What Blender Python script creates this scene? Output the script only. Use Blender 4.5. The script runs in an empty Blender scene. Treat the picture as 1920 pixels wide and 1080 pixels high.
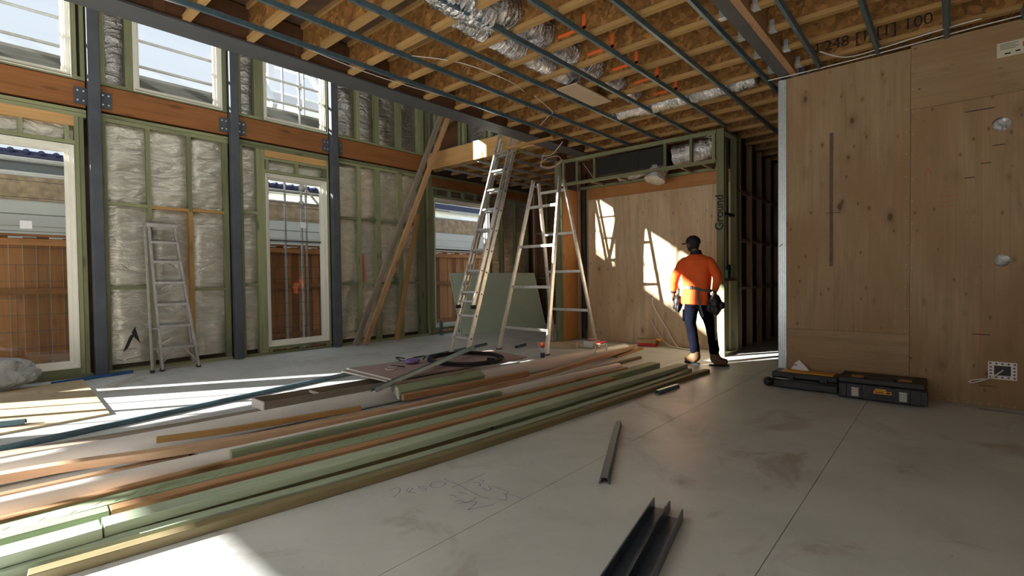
import bpy, bmesh, math, random
from mathutils import Vector, Matrix, noise
random.seed(7)
PI = math.pi
S = bpy.context.scene
COL = S.collection

# ------------------------------------------------------------------ camera
CAMH = 1.25
YAW, PITCH, ROLL, FPX = 0.721661, -0.0212498, -0.0116470, 932.98
fw = Vector((-math.sin(YAW)*math.cos(PITCH), math.cos(YAW)*math.cos(PITCH), math.sin(PITCH)))
r0 = Vector((math.cos(YAW), math.sin(YAW), 0)); u0 = r0.cross(fw)
rt = r0*math.cos(ROLL)+u0*math.sin(ROLL); up = -r0*math.sin(ROLL)+u0*math.cos(ROLL)
cd = bpy.data.cameras.new('camera'); cam = bpy.data.objects.new('camera', cd); COL.objects.link(cam)
M = Matrix((rt, up, -fw)).transposed().to_4x4(); M.translation = Vector((0, 0, CAMH)); cam.matrix_world = M
cd.sensor_width = 36; cd.lens = FPX/1920*36; cd.clip_start = 0.02; cd.clip_end = 300
S.camera = cam

# ------------------------------------------------------------------ sky, sun, exposure
S.view_settings.view_transform = 'Standard'; S.view_settings.look = 'None'
S.view_settings.exposure = 1.25; S.view_settings.gamma = 1.0; S.view_settings.use_curve_mapping = False
w = bpy.data.worlds.new('sky'); S.world = w; w.use_nodes = True
nt = w.node_tree; nt.nodes.clear()
o_ = nt.nodes.new('ShaderNodeOutputWorld'); bg = nt.nodes.new('ShaderNodeBackground')
tc = nt.nodes.new('ShaderNodeTexCoord'); sp = nt.nodes.new('ShaderNodeSeparateXYZ'); cr = nt.nodes.new('ShaderNodeValToRGB')
nt.links.new(tc.outputs['Generated'], sp.inputs[0]); nt.links.new(sp.outputs['Z'], cr.inputs[0])
cr.color_ramp.elements[0].position = 0.0; cr.color_ramp.elements[0].color = (0.90, 0.93, 0.99, 1)
cr.color_ramp.elements[1].position = 0.8; cr.color_ramp.elements[1].color = (0.68, 0.80, 0.96, 1)
nt.links.new(cr.outputs[0], bg.inputs[0]); nt.links.new(bg.outputs[0], o_.inputs[0])
bg.inputs[1].default_value = 0.44
SUN = Vector((0.60, 1.0, -0.40)).normalized()
ld = bpy.data.lights.new('sun', 'SUN'); ld.energy = 15.0; ld.color = (1.0, 0.945, 0.87); ld.angle = math.radians(0.55)
sun = bpy.data.objects.new('sun', ld); COL.objects.link(sun)
sun.rotation_euler = (-SUN).to_track_quat('Z', 'Y').to_euler(); sun.location = (-20, -20, 15)
S.cycles.max_bounces = 10; S.cycles.diffuse_bounces = 6; S.cycles.transparent_max_bounces = 16
S.cycles.caustics_reflective = False; S.cycles.caustics_refractive = False
S.cycles.sample_clamp_indirect = 6.0
S.cycles.use_denoising = True

# ------------------------------------------------------------------ helpers
def wm(o):
    m = o.matrix_basis.copy()
    return m if o.parent is None else wm(o.parent) @ o.matrix_parent_inverse @ m
def link(o, parent=None):
    COL.objects.link(o)
    if parent is not None:
        o.parent = parent; o.matrix_parent_inverse = wm(parent).inverted()
    return o
def tag(o, label=None, cat=None, group=None, kind=None):
    if label: o['label'] = label
    if cat: o['category'] = cat
    if group: o['group'] = group
    if kind: o['kind'] = kind
    return o
def thing(name, label, cat, loc=(0, 0, 0), group=None, kind=None):
    o = bpy.data.objects.new(name, None); o.location = loc; o.empty_display_size = 0.1
    COL.objects.link(o)
    return tag(o, label, cat, group, kind)
def obj(name, verts, faces, mat, parent=None, smooth=False, mtx=None):
    me = bpy.data.meshes.new(name); me.from_pydata([tuple(v) for v in verts], [], faces)
    if smooth:
        for p in me.polygons: p.use_smooth = True
    if mat: me.materials.append(mat)
    o = bpy.data.objects.new(name, me)
    if mtx is not None: o.matrix_basis = mtx
    return link(o, parent)
BF = [(0,1,3,2),(4,6,7,5),(0,4,5,1),(2,3,7,6),(0,2,6,4),(1,5,7,3)]
def bverts(hx, hy, hz, c=(0,0,0)):
    return [(c[0]+sx*hx, c[1]+sy*hy, c[2]+sz*hz) for sx in (-1,1) for sy in (-1,1) for sz in (-1,1)]
def bevel(o, wd=0.004, seg=1):
    m = o.modifiers.new('edge', 'BEVEL'); m.width = wd; m.segments = seg; m.limit_method = 'ANGLE'
    return o
def box(name, x0, x1, y0, y1, z0, z1, mat, parent=None):
    # longest side becomes local X so that grain follows the length
    L = Vector((x1-x0, y1-y0, z1-z0)); c = Vector(((x0+x1)/2, (y0+y1)/2, (z0+z1)/2))
    ax = max(range(3), key=lambda i: L[i])
    rot = [Matrix.Identity(3), Matrix(((0,-1,0),(1,0,0),(0,0,1))), Matrix(((0,0,-1),(0,1,0),(1,0,0)))][ax]
    l = rot.transposed() @ L
    return obj(name, bverts(abs(l[0])/2, abs(l[1])/2, abs(l[2])/2), BF, mat, parent, mtx=Matrix.Translation(c) @ rot.to_4x4())
def frame_m(p0, p1, upv=(0,0,1)):
    p0 = Vector(p0); p1 = Vector(p1); x = (p1-p0).normalized(); u = Vector(upv)
    if abs(x.dot(u)) > 0.99: u = Vector((0,1,0))
    y = u.cross(x).normalized(); z = x.cross(y)
    m = Matrix((x, y, z)).transposed().to_4x4(); m.translation = (p0+p1)/2
    return m
def beam(name, p0, p1, wd, h, mat, parent=None, upv=(0,0,1)):
    L = (Vector(p1)-Vector(p0)).length
    return obj(name, bverts(L/2, wd/2, h/2), BF, mat, parent, mtx=frame_m(p0, p1, upv))
def extrude_profile(name, pts, p0, p1, mat, parent=None, upv=(0,0,1), closed=True, caps=True):
    # pts (y,z) outline swept along p0->p1
    L = (Vector(p1)-Vector(p0)).length; n = len(pts)
    v = [(-L/2, a, b) for a, b in pts]+[(L/2, a, b) for a, b in pts]
    f = [(i, (i+1) % n, n+(i+1) % n, n+i) for i in range(n)]
    if caps: f += [tuple(reversed(range(n))), tuple(range(n, 2*n))]
    return obj(name, v, f, mat, parent, mtx=frame_m(p0, p1, upv))
def tube_geo(pts, r, seg=8, caps=True):
    pts = [Vector(p) for p in pts]; rr = r if isinstance(r, (list, tuple)) else [r]*len(pts)
    V, F = [], []; nrm = None
    for i, p in enumerate(pts):
        t = (pts[min(i+1, len(pts)-1)]-pts[max(i-1, 0)]).normalized()
        if nrm is None:
            a = Vector((0,0,1)) if abs(t.z) < 0.9 else Vector((1,0,0)); nrm = t.cross(a).normalized()
        nrm = (nrm-t*nrm.dot(t)).normalized(); b = t.cross(nrm)
        for k in range(seg):
            q = 2*PI*k/seg; V.append(p+(nrm*math.cos(q)+b*math.sin(q))*rr[i])
    for i in range(len(pts)-1):
        for k in range(seg):
            F.append((i*seg+k, i*seg+(k+1) % seg, (i+1)*seg+(k+1) % seg, (i+1)*seg+k))
    if caps: F += [tuple(reversed(range(seg))), tuple(range((len(pts)-1)*seg, len(pts)*seg))]
    return V, F
def tube(name, pts, r, mat, parent=None, seg=8, smooth=True):
    V, F = tube_geo(pts, r, seg); return obj(name, V, F, mat, parent, smooth)
def spline(pts, n=8):
    P = [Vector(p) for p in pts]; P = [P[0]]+P+[P[-1]]; out = []
    for i in range(1, len(P)-2):
        for k in range(n):
            t = k/n; a, b, c, d = P[i-1], P[i], P[i+1], P[i+2]
            out.append(0.5*((2*b)+(-a+c)*t+(2*a-5*b+4*c-d)*t*t+(-a+3*b-3*c+d)*t**3))
    out.append(P[-2]); return out
def hollow(name, p0, p1, ro, ri, mat, parent=None, seg=24):
    m = frame_m(p0, p1); L = (Vector(p1)-Vector(p0)).length/2; V = []; F = []
    for x, r in ((-L, ro), (L, ro), (L, ri), (-L, ri)):
        for k in range(seg):
            q = 2*PI*k/seg; V.append((x, r*math.cos(q), r*math.sin(q)))
    for j in range(4):
        for k in range(seg):
            a = j*seg+k; b = j*seg+(k+1) % seg; c = ((j+1) % 4)*seg+(k+1) % seg; d = ((j+1) % 4)*seg+k
            F.append((a, b, c, d))
    o = obj(name, V, F, mat, parent, True, m)
    e = o.modifiers.new('split', 'EDGE_SPLIT'); e.split_angle = math.radians(40)
    return o
class MB:
    def __init__(s): s.V = []; s.F = []
    def add(s, V, F):
        n = len(s.V); s.V += [Vector(v) for v in V]; s.F += [tuple(n+i for i in f) for f in F]; return s
    def box(s, x0, x1, y0, y1, z0, z1): return s.add(bverts((x1-x0)/2, (y1-y0)/2, (z1-z0)/2, ((x0+x1)/2, (y0+y1)/2, (z0+z1)/2)), BF)
    def bar(s, p0, p1, wd, h, upv=(0,0,1)):
        m = frame_m(p0, p1, upv); L = (Vector(p1)-Vector(p0)).length
        return s.add([m @ Vector(v) for v in bverts(L/2, wd/2, h/2)], BF)
    def tube(s, pts, r, seg=8): return s.add(*tube_geo(pts, r, seg))
    def lathe(s, prof, c, seg=20):
        V = []; F = []
        for z, r in prof:
            for k in range(seg): q = 2*PI*k/seg; V.append((c[0]+r*math.cos(q), c[1]+r*math.sin(q), c[2]+z))
        for i in range(len(prof)-1):
            for k in range(seg): F.append((i*seg+k, i*seg+(k+1) % seg, (i+1)*seg+(k+1) % seg, (i+1)*seg+k))
        F += [tuple(reversed(range(seg))), tuple(range((len(prof)-1)*seg, len(prof)*seg))]
        return s.add(V, F)
    def build(s, name, mat, parent=None, smooth=False): return obj(name, s.V, s.F, mat, parent, smooth)

# ------------------------------------------------------------------ materials
def mat(name, col, rough=0.6, metal=0.0, spec=0.5):
    m = bpy.data.materials.new(name); m.use_nodes = True; b = m.node_tree.nodes['Principled BSDF']
    b.inputs['Base Color'].default_value = (*col, 1); b.inputs['Roughness'].default_value = rough
    b.inputs['Metallic'].default_value = metal; b.inputs['Specular IOR Level'].default_value = spec
    return m
def N(m, t, **kw):
    n = m.node_tree.nodes.new(t)
    for k, v in kw.items():
        if k in n.inputs.keys() if hasattr(n.inputs, 'keys') else False: n.inputs[k].default_value = v
        else: setattr(n, k, v)
    return n
def LK(m, a, b): m.node_tree.links.new(a, b)
def bs(m): return m.node_tree.nodes['Principled BSDF']
def ramp(m, fac, stops):
    r = N(m, 'ShaderNodeValToRGB'); e = r.color_ramp.elements
    while len(e) < len(stops): e.new(0.5)
    for i, (p, c) in enumerate(stops): e[i].position = p; e[i].color = (*c, 1) if len(c) == 3 else c
    LK(m, fac, r.inputs[0]); return r.outputs[0]
def mixc(m, fac, a, b, mode='MIX'):
    x = N(m, 'ShaderNodeMix'); x.data_type = 'RGBA'; x.blend_type = mode
    if isinstance(fac, (int, float)): x.inputs[0].default_value = fac
    else: LK(m, fac, x.inputs[0])
    for s, i in ((a, 6), (b, 7)):
        if isinstance(s, tuple): x.inputs[i].default_value = (*s, 1)
        else: LK(m, s, x.inputs[i])
    return x.outputs[2]
def coords(m, scale, rnd=True, out='Object'):
    t = N(m, 'ShaderNodeTexCoord'); mp = N(m, 'ShaderNodeMapping'); mp.inputs['Scale'].default_value = scale
    LK(m, t.outputs[out], mp.inputs[0])
    if rnd:
        oi = N(m, 'ShaderNodeObjectInfo'); ml = N(m, 'ShaderNodeMath', operation='MULTIPLY'); ml.inputs[1].default_value = 37.0
        LK(m, oi.outputs['Random'], ml.inputs[0]); cx = N(m, 'ShaderNodeCombineXYZ')
        for i in range(3): LK(m, ml.outputs[0], cx.inputs[i])
        LK(m, cx.outputs[0], mp.inputs['Location'])
    return mp.outputs[0]
def noise_n(m, vec, scale, detail=4, rough=0.6, dist=0.0):
    n = N(m, 'ShaderNodeTexNoise'); n.inputs['Scale'].default_value = scale; n.inputs['Detail'].default_value = detail
    n.inputs['Roughness'].default_value = rough; n.inputs['Distortion'].default_value = dist
    LK(m, vec, n.inputs['Vector']); return n.outputs['Fac']
def bump(m, h, strength=0.3, dist=0.01):
    b = N(m, 'ShaderNodeBump'); b.inputs['Strength'].default_value = strength; b.inputs['Distance'].default_value = dist
    LK(m, h, b.inputs['Height']); LK(m, b.outputs[0], bs(m).inputs['Normal'])
def scl(c, k): return tuple(min(1, x*k) for x in c)
def wood(name, col, dark=None, rough=0.7, grain=14, knots=0.5, var=0.35, bmp=0.25, along=0.9):
    m = mat(name, col, rough, spec=0.3); dark = dark or scl(col, 0.55)
    v = coords(m, (along, grain, grain)); n1 = noise_n(m, v, 1.6, 5, 0.62, 0.6)
    c = ramp(m, n1, [(0.28, dark), (0.5, col), (0.75, scl(col, 1.22))])
    v2 = coords(m, (1.0, 2.2, 2.2)); n2 = noise_n(m, v2, 1.3, 2)
    c = mixc(m, 0.5, c, ramp(m, n2, [(0.3, scl(col, 0.75)), (0.7, scl(col, 1.2))]))
    if knots:
        v3 = coords(m, (1.6, 6, 6)); vo = N(m, 'ShaderNodeTexVoronoi'); vo.inputs['Scale'].default_value = 1.0
        LK(m, v3, vo.inputs['Vector'])
        k = ramp(m, vo.outputs['Distance'], [(0.0, (1,1,1)), (0.10, (0.8,0.8,0.8)), (0.2, (0,0,0))])
        mk = N(m, 'ShaderNodeMath', operation='MULTIPLY'); LK(m, k, mk.inputs[0]); mk.inputs[1].default_value = knots
        c = mixc(m, mk.outputs[0], c, scl(dark, 0.4))
    oi = N(m, 'ShaderNodeObjectInfo'); mr = N(m, 'ShaderNodeMapRange')
    mr.inputs['To Min'].default_value = 1-var; mr.inputs['To Max'].default_value = 1+var*0.6
    LK(m, oi.outputs['Random'], mr.inputs['Value']); hs = N(m, 'ShaderNodeHueSaturation')
    LK(m, mr.outputs[0], hs.inputs['Value']); LK(m, c, hs.inputs['Color'])
    LK(m, hs.outputs[0], bs(m).inputs['Base Color']); bump(m, n1, bmp, 0.004)
    return m
def plywood(name, col, knot=1.0, vert=True):
    # local X is the long side (vertical) of the sheet: grain runs along it
    m = mat(name, col, 0.62, spec=0.3); red = (col[0]*0.55, col[1]*0.42, col[2]*0.33)
    v = coords(m, (0.35, 3.2, 3.2)); n1 = noise_n(m, v, 2.2, 6, 0.62, 1.6)
    c = ramp(m, n1, [(0.25, scl(col, 0.55)), (0.45, scl(col, 0.95)), (0.6, scl(col, 1.12)), (0.75, scl(col, 1.3))])
    v4 = coords(m, (0.5, 40, 40)); n4 = noise_n(m, v4, 1.5, 3)
    c = mixc(m, 0.35, c, ramp(m, n4, [(0.3, scl(col, 0.72)), (0.7, scl(col, 1.2))]))
    n5 = noise_n(m, coords(m, (0.5, 1.1, 1.1)), 1.1, 3, 0.5, 1.0)
    c = mixc(m, ramp(m, n5, [(0.42, (0,0,0)), (0.68, (0.75,0.75,0.75))]), c, (col[0]*0.78, col[1]*0.66, col[2]*0.52))
    for sc, w0, w1, st in (((1.7, 3.1, 3.1), 0.055, 0.20, 1.0), ((3.2, 5.6, 5.6), 0.05, 0.18, 0.9), ((6.0, 10.0, 10.0), 0.075, 0.16, 0.7)):
        vo = N(m, 'ShaderNodeTexVoronoi'); vo.inputs['Scale'].default_value = 1.0; vo.inputs['Randomness'].default_value = 1.0
        LK(m, coords(m, sc), vo.inputs['Vector'])
        k = ramp(m, vo.outputs['Distance'], [(0.0, (0.55,)*3), (w0*0.5, (1,1,1)), (w0, (0.8,)*3), (w0*1.5, (0.32,)*3), (w1, (0,0,0))])
        kk = N(m, 'ShaderNodeMath', operation='MULTIPLY'); LK(m, k, kk.inputs[0]); kk.inputs[1].default_value = knot*st
        # only some cells carry a knot
        gt = N(m, 'ShaderNodeSeparateColor'); LK(m, vo.outputs['Color'], gt.inputs[0])
        g2 = N(m, 'ShaderNodeMath', operation='GREATER_THAN'); LK(m, gt.outputs[0], g2.inputs[0]); g2.inputs[1].default_value = 0.25
        k3 = N(m, 'ShaderNodeMath', operation='MULTIPLY'); LK(m, kk.outputs[0], k3.inputs[0]); LK(m, g2.outputs[0], k3.inputs[1])
        c = mixc(m, k3.outputs[0], c, scl(red, 0.45))
    LK(m, c, bs(m).inputs['Base Color']); bump(m, n4, 0.12, 0.002)
    return m
def osb(name, col):
    m = mat(name, col, 0.6, spec=0.35)
    vs = coords(m, (1, 1, 1)); vo = N(m, 'ShaderNodeTexVoronoi'); vo.inputs['Scale'].default_value = 26.0
    n0 = N(m, 'ShaderNodeTexNoise'); n0.inputs['Scale'].default_value = 9.0; LK(m, vs, n0.inputs['Vector'])
    mx = N(m, 'ShaderNodeMix'); mx.data_type = 'RGBA'; mx.inputs[0].default_value = 0.12
    LK(m, vs, mx.inputs[6]); LK(m, n0.outputs['Color'], mx.inputs[7]); LK(m, mx.outputs[2], vo.inputs['Vector'])
    sc = N(m, 'ShaderNodeSeparateColor'); LK(m, vo.outputs['Color'], sc.inputs[0])
    c = ramp(m, sc.outputs[0], [(0.0, scl(col, 0.5)), (0.4, scl(col, 0.85)), (0.7, col), (1.0, (min(1, col[0]*1.5), col[1]*1.55, col[2]*1.7))])
    n2 = noise_n(m, coords(m, (1, 1, 1)), 3.0, 4)
    c = mixc(m, ramp(m, n2, [(0.42, (0,0,0)), (0.7, (0.6,)*3)]), c, scl(col, 0.42))
    LK(m, c, bs(m).inputs['Base Color']); bump(m, sc.outputs[1], 0.2, 0.003)
    return m
def plain_var(name, col, rough=0.5, metal=0.0, amt=0.25, sc=6.0, bmp=0.0):
    m = mat(name, col, rough, metal); n = noise_n(m, coords(m, (1, 1, 1)), sc, 4)
    LK(m, ramp(m, n, [(0.3, scl(col, 1-amt)), (0.7, scl(col, 1+amt))]), bs(m).inputs['Base Color'])
    if bmp: bump(m, n, bmp, 0.01)
    return m

M_green = wood('treated_pine', (0.25, 0.265, 0.15), (0.14, 0.155, 0.08), knots=0.8)
M_greenb = wood('green_treated_pine', (0.33, 0.42, 0.28), (0.20, 0.28, 0.16), knots=0.4, var=0.12)
M_olive = wood('olive_treated_pine', (0.29, 0.245, 0.135), (0.15, 0.12, 0.06), knots=0.5, var=0.15)
M_mint = wood('pale_mint_pine', (0.46, 0.56, 0.43), (0.33, 0.42, 0.32), knots=0.2, var=0.08)
M_pine = wood('raw_pine', (0.40, 0.24, 0.09), (0.27, 0.15, 0.05), knots=0.5, var=0.15)
M_orange = wood('orange_pine', (0.47, 0.28, 0.15), (0.28, 0.13, 0.055), knots=0.8, var=0.12)
M_pink = wood('dressed_pine', (0.60, 0.41, 0.27), (0.45, 0.28, 0.16), knots=0.15, var=0.1)
M_greyw = wood('weathered_timber', (0.30, 0.25, 0.20), (0.17, 0.13, 0.10), knots=0.2, var=0.1)
M_brownw = wood('stained_and_shade_timber', (0.27, 0.17, 0.10), (0.15, 0.09, 0.05), knots=0.2, var=0.1)
M_lvl = wood('laminated_orange_beam', (0.28, 0.115, 0.038), (0.15, 0.056, 0.02), knots=0.6, grain=20, var=0.05, along=0.5)
M_lvl2 = wood('laminated_tan_beam', (0.60, 0.36, 0.15), (0.45, 0.24, 0.09), knots=0.3, grain=22, var=0.05, along=0.5)
M_darkw = wood('dark_brown_board', (0.16, 0.08, 0.04), (0.09, 0.045, 0.02), knots=0.3, grain=8, var=0.2)
M_fence = wood('fence_paling', (0.44, 0.21, 0.085), (0.22, 0.09, 0.03), knots=0.4, grain=14, var=0.45)
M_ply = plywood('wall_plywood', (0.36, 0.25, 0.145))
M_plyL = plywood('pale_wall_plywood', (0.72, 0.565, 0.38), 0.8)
M_plyO = plywood('orange_plywood', (0.55, 0.27, 0.10), 0.6)
M_board = wood('sheet_plywood', (0.52, 0.42, 0.28), (0.40, 0.30, 0.18), knots=0.3, grain=4, var=0.05)
M_osb = osb('strand_board', (0.33, 0.155, 0.042))
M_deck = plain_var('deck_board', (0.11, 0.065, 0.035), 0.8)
M_steel = plain_var('grey_painted_steel', (0.075, 0.078, 0.08), 0.6, 0.0, 0.12, 3)
M_post = plain_var('blue_grey_steel', (0.085, 0.095, 0.115), 0.65, 0.0, 0.15, 4)
M_galv = plain_var('blue_tinted_galvanised', (0.11, 0.19, 0.24), 0.38, 0.5, 0.2, 20)
M_galvd = plain_var('dark_blue_galvanised', (0.10, 0.14, 0.20), 0.38, 0.6, 0.15, 20)
M_stud = plain_var('zinc_stud', (0.55, 0.60, 0.64), 0.38, 0.55, 0.12, 30)
M_alu = plain_var('brushed_aluminium', (0.72, 0.71, 0.69), 0.36, 0.75, 0.15, 14)
M_aluo = plain_var('dull_aluminium', (0.42, 0.40, 0.39), 0.5, 0.5, 0.2, 14)
M_black = mat('black_plastic', (0.012, 0.012, 0.013), 0.45)
M_charc = mat('charcoal_plastic', (0.03, 0.032, 0.036), 0.5)
M_rubber = mat('black_rubber', (0.02, 0.02, 0.02), 0.7)
M_yellow = mat('yellow_plastic', (0.75, 0.36, 0.02), 0.5)
M_white = plain_var('white_window_paint', (0.78, 0.77, 0.70), 0.4, 0.0, 0.04, 3)
M_pipe = plain_var('white_pipe', (0.82, 0.81, 0.80), 0.35, 0.0, 0.06, 3)
M_wcable = mat('white_cable', (0.75, 0.72, 0.68), 0.5)
M_pcable = mat('pink_cable', (0.62, 0.38, 0.30), 0.5)
M_card = plain_var('cardboard', (0.55, 0.40, 0.22), 0.8)
M_red = mat('red_print', (0.62, 0.03, 0.03), 0.5)
M_redcap = mat('orange_red_cap', (0.85, 0.09, 0.03), 0.4)
M_teal = mat('teal_plastic', (0.05, 0.25, 0.22), 0.4)
M_tealb = mat('dark_teal_metal', (0.01, 0.09, 0.13), 0.2, 0.5)
M_paper = mat('white_paper', (0.80, 0.80, 0.84), 0.7)
M_label = mat('printed_label', (0.62, 0.58, 0.46), 0.6)
M_ink = mat('black_ink_and_shade', (0.015, 0.015, 0.015), 0.7)
M_blue = mat('blue_marker', (0.20, 0.28, 0.42), 0.8)
M_bluech = mat('blue_chalk', (0.03, 0.10, 0.32), 0.9)
M_redm = mat('red_marker', (0.50, 0.08, 0.05), 0.8)
M_spray = mat('orange_spray_paint', (0.95, 0.16, 0.03), 0.6)
M_ginsul = plain_var('green_plasterboard', (0.66, 0.84, 0.69), 0.75, 0.0, 0.04, 2)
M_mauve = plain_var('mauve_board', (0.46, 0.35, 0.33), 0.8, 0.0, 0.08, 5)
M_wedge = mat('white_edge', (0.75, 0.72, 0.68), 0.7)
M_soil = plain_var('dark_board', (0.10, 0.08, 0.06), 0.9, 0, 0.3, 2); M_bounceground = plain_var('pale_bounce_ground', (0.40, 0.38, 0.35), 0.9, 0, 0.15, 2)  # outside ground kept pale to bounce sunlight into the windows
M_nwhite = plain_var('white_render', (0.74, 0.78, 0.72), 0.8, 0, 0.05, 1)
M_nroof = mat('navy_roof', (0.05, 0.06, 0.14), 0.5)
M_nwin = mat('grey_window_band', (0.16, 0.19, 0.21), 0.3)
M_wht = mat('bright_white_steel', (0.85, 0.87, 0.88), 0.5)
M_scaf = plain_var('galvanised_tube', (0.55, 0.56, 0.55), 0.4, 0.3, 0.1, 12)
M_plank = plain_var('scaffold_plank', (0.24, 0.25, 0.24), 0.6, 0.3, 0.2, 4)
M_purple = mat('violet_lens', (0.25, 0.17, 0.45), 0.15)
M_rust = mat('rusty_metal', (0.22, 0.11, 0.06), 0.8)
M_brick = plain_var('weathered_brick', (0.46, 0.35, 0.22), 0.9, 0, 0.35, 7)

def foil(name, col, rough, metal, bstr, sc=(1, 1, 1)):
    m = mat(name, col, rough, metal); v = coords(m, sc)
    n = noise_n(m, coords(m, (2, 1.6, 4.5)), 2.2, 4, 0.5, 1.2) if sc == (1, 1, 1) and bstr < 0.95 else noise_n(m, v, 5.0, 6, 0.65, 2.2); n2 = noise_n(m, coords(m, (20, 20, 20)), 2.0, 3)
    c = ramp(m, n, [(0.3, scl(col, 0.75)), (0.6, col), (0.75, scl(col, 1.15))])
    LK(m, c, bs(m).inputs['Base Color'])
    a = N(m, 'ShaderNodeMath', operation='ADD'); LK(m, n, a.inputs[0])
    b = N(m, 'ShaderNodeMath', operation='MULTIPLY'); LK(m, n2, b.inputs[0]); b.inputs[1].default_value = 0.15
    LK(m, b.outputs[0], a.inputs[1]); bump(m, a.outputs[0], bstr, 0.05)
    return m
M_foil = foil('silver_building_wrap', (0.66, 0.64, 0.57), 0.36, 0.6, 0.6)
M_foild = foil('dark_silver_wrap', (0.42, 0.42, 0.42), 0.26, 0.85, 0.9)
M_duct = foil('crinkled_duct_foil', (0.80, 0.80, 0.80), 0.22, 0.95, 1.0)
M_bag = mat('clear_plastic_bag', (0.42, 0.44, 0.45), 0.30); bs(M_bag).inputs['Alpha'].default_value = 0.88
bump(M_bag, noise_n(M_bag, coords(M_bag, (1, 1, 1)), 7.0, 5, 0.6, 1.5), 0.8, 0.05)

# glass: clear sheet with a faint mirror
M_glass = bpy.data.materials.new('window_glass'); M_glass.use_nodes = True
g = M_glass.node_tree; g.nodes.clear(); go = g.nodes.new('ShaderNodeOutputMaterial'); gt = g.nodes.new('ShaderNodeBsdfTransparent')
gg = g.nodes.new('ShaderNodeBsdfGlossy'); gm = g.nodes.new('ShaderNodeMixShader'); gl = g.nodes.new('ShaderNodeLayerWeight')
gt.inputs[0].default_value = (0.96, 0.975, 0.97, 1); gg.inputs['Roughness'].default_value = 0.01; gl.inputs['Blend'].default_value = 0.5; gp = g.nodes.new('ShaderNodeMath'); gp.operation = 'POWER'; gp.inputs[1].default_value = 5; gq = g.nodes.new('ShaderNodeMath'); gq.operation = 'MULTIPLY_ADD'; gq.inputs[1].default_value = 0.96; gq.inputs[2].default_value = 0.012
g.links.new(gl.outputs['Facing'], gp.inputs[0]); g.links.new(gp.outputs[0], gq.inputs[0]); g.links.new(gq.outputs[0], gm.inputs[0]); g.links.new(gt.outputs[0], gm.inputs[1]); g.links.new(gg.outputs[0], gm.inputs[2]); g.links.new(gm.outputs[0], go.inputs[0])

# floor board: grey with brown-red smears, dust and scuffs
def floor_mat():
    m = mat('grey_floor_sheet', (0.40, 0.37, 0.34), 0.55, spec=0.35)
    v = coords(m, (1, 1, 1), rnd=False, out='Object')
    geo = N(m, 'ShaderNodeNewGeometry'); P = geo.outputs['Position']
    n1 = noise_n(m, P, 1.3, 6, 0.65, 0.4)
    c = ramp(m, n1, [(0.3, (0.54, 0.575, 0.585)), (0.5, (0.64, 0.68, 0.69)), (0.72, (0.72, 0.76, 0.77))])
    n2 = noise_n(m, P, 0.85, 5, 0.7, 1.2)
    c = mixc(m, ramp(m, n2, [(0.56, (0,0,0)), (0.70, (0.6,)*3)]), c, (0.33, 0.25, 0.20))
    n3 = noise_n(m, P, 45, 2)
    c = mixc(m, ramp(m, n3, [(0.70, (0,0,0)), (0.76, (0.6,)*3)]), c, (0.13, 0.10, 0.09))
    n4 = noise_n(m, P, 26, 2, 0.4)
    c = mixc(m, ramp(m, n4, [(0.735, (0,0,0)), (0.76, (0.7,)*3)]), c, (0.75, 0.70, 0.62))
    LK(m, c, bs(m).inputs['Base Color']); bump(m, n1, 0.06, 0.01)
    LK(m, ramp(m, n2, [(0.3, (0.36,)*3), (0.7, (0.55,)*3)]), bs(m).inputs['Roughness'])
    return m
M_floor = floor_mat()

# ================================================================== OUTSIDE
t = thing('ground', 'ground outside the windows, made pale to bounce light in', 'ground', (0, 0, 0), kind='structure')
box('pale_ground', -40, -8.85, -30, 40, -0.5, -0.3, M_bounceground, t)
box('pale_ground', -8.85, 6, -30, -5.3, -0.3, -0.12, plain_var('pale_paving', (0.45, 0.42, 0.38), 0.9), t)
t = thing('paling_fence', 'brown timber paling fence seen through the lower windows', 'fence', (-10.5, 5, -0.3))
k = 0; y = -3.0
while y < 15:
    ww = 0.145; o = box('paling', -10.53, -10.51+0.008*(k % 2), y, y+ww, -0.3, 1.93+0.012*((k*7) % 3), M_fence, t); y += ww+0.006; k += 1
beam('rail', (-10.47, -3, 1.12), (-10.47, 15, 1.12), 0.05, 0.09, M_fence, t)
beam('rail', (-10.47, -3, 1.87), (-10.47, 15, 1.87), 0.05, 0.10, M_fence, t)
beam('rail', (-10.47, -3, 0.1), (-10.47, 15, 0.1), 0.05, 0.09, M_fence, t)
beam('capping', (-10.50, -3, 1.975), (-10.50, 15, 1.975), 0.09, 0.035, M_fence, t)
t = thing('neighbouring_building', 'pale single-storey building with navy roof edge behind the paling fence', 'building', (-12.5, 7, -0.3))
box('wall', -13.0, -12.5, 0.6, 26, -0.3, 2.95, M_nwhite, t)
for i, zz in enumerate((2.05, 2.28, 2.50)):
    box('cladding_board', -12.5, -12.485, 0.6, 26, zz, zz+0.21, M_nwhite, t)
box('brick_band', -12.5, -12.47, 0.6, 26, 2.75, 3.22, M_brick, t)
box('window_band', -13.0, -12.48, 0.6, 4.2, 3.25, 3.42, M_nwin, t)
box('eave_board', -13.0, -12.42, 0.6, 26, 3.42, 3.50, M_nwhite, t)
mb = MB()
for i in range(40): mb.tube([(-12.40, 0.6+i*0.2, 3.60), (-13.2, 0.6+i*0.2, 3.66)], 0.05, 8)
mb.box(-13.2, -12.42, 0.6, 9.6, 3.5, 3.62)
mb.build('roof_sheet', M_nroof, t, True)
box('roof_sheet', -13.2, -12.4, 9.6, 26, 3.5, 3.66, M_nroof, t)
t = thing('unseen_sun_blocker', 'unseen tall house added to block low sun at the lower windows', 'house', (-14, -3.5, -0.3))  # unseen block added to keep low sun off the lower windows
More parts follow.
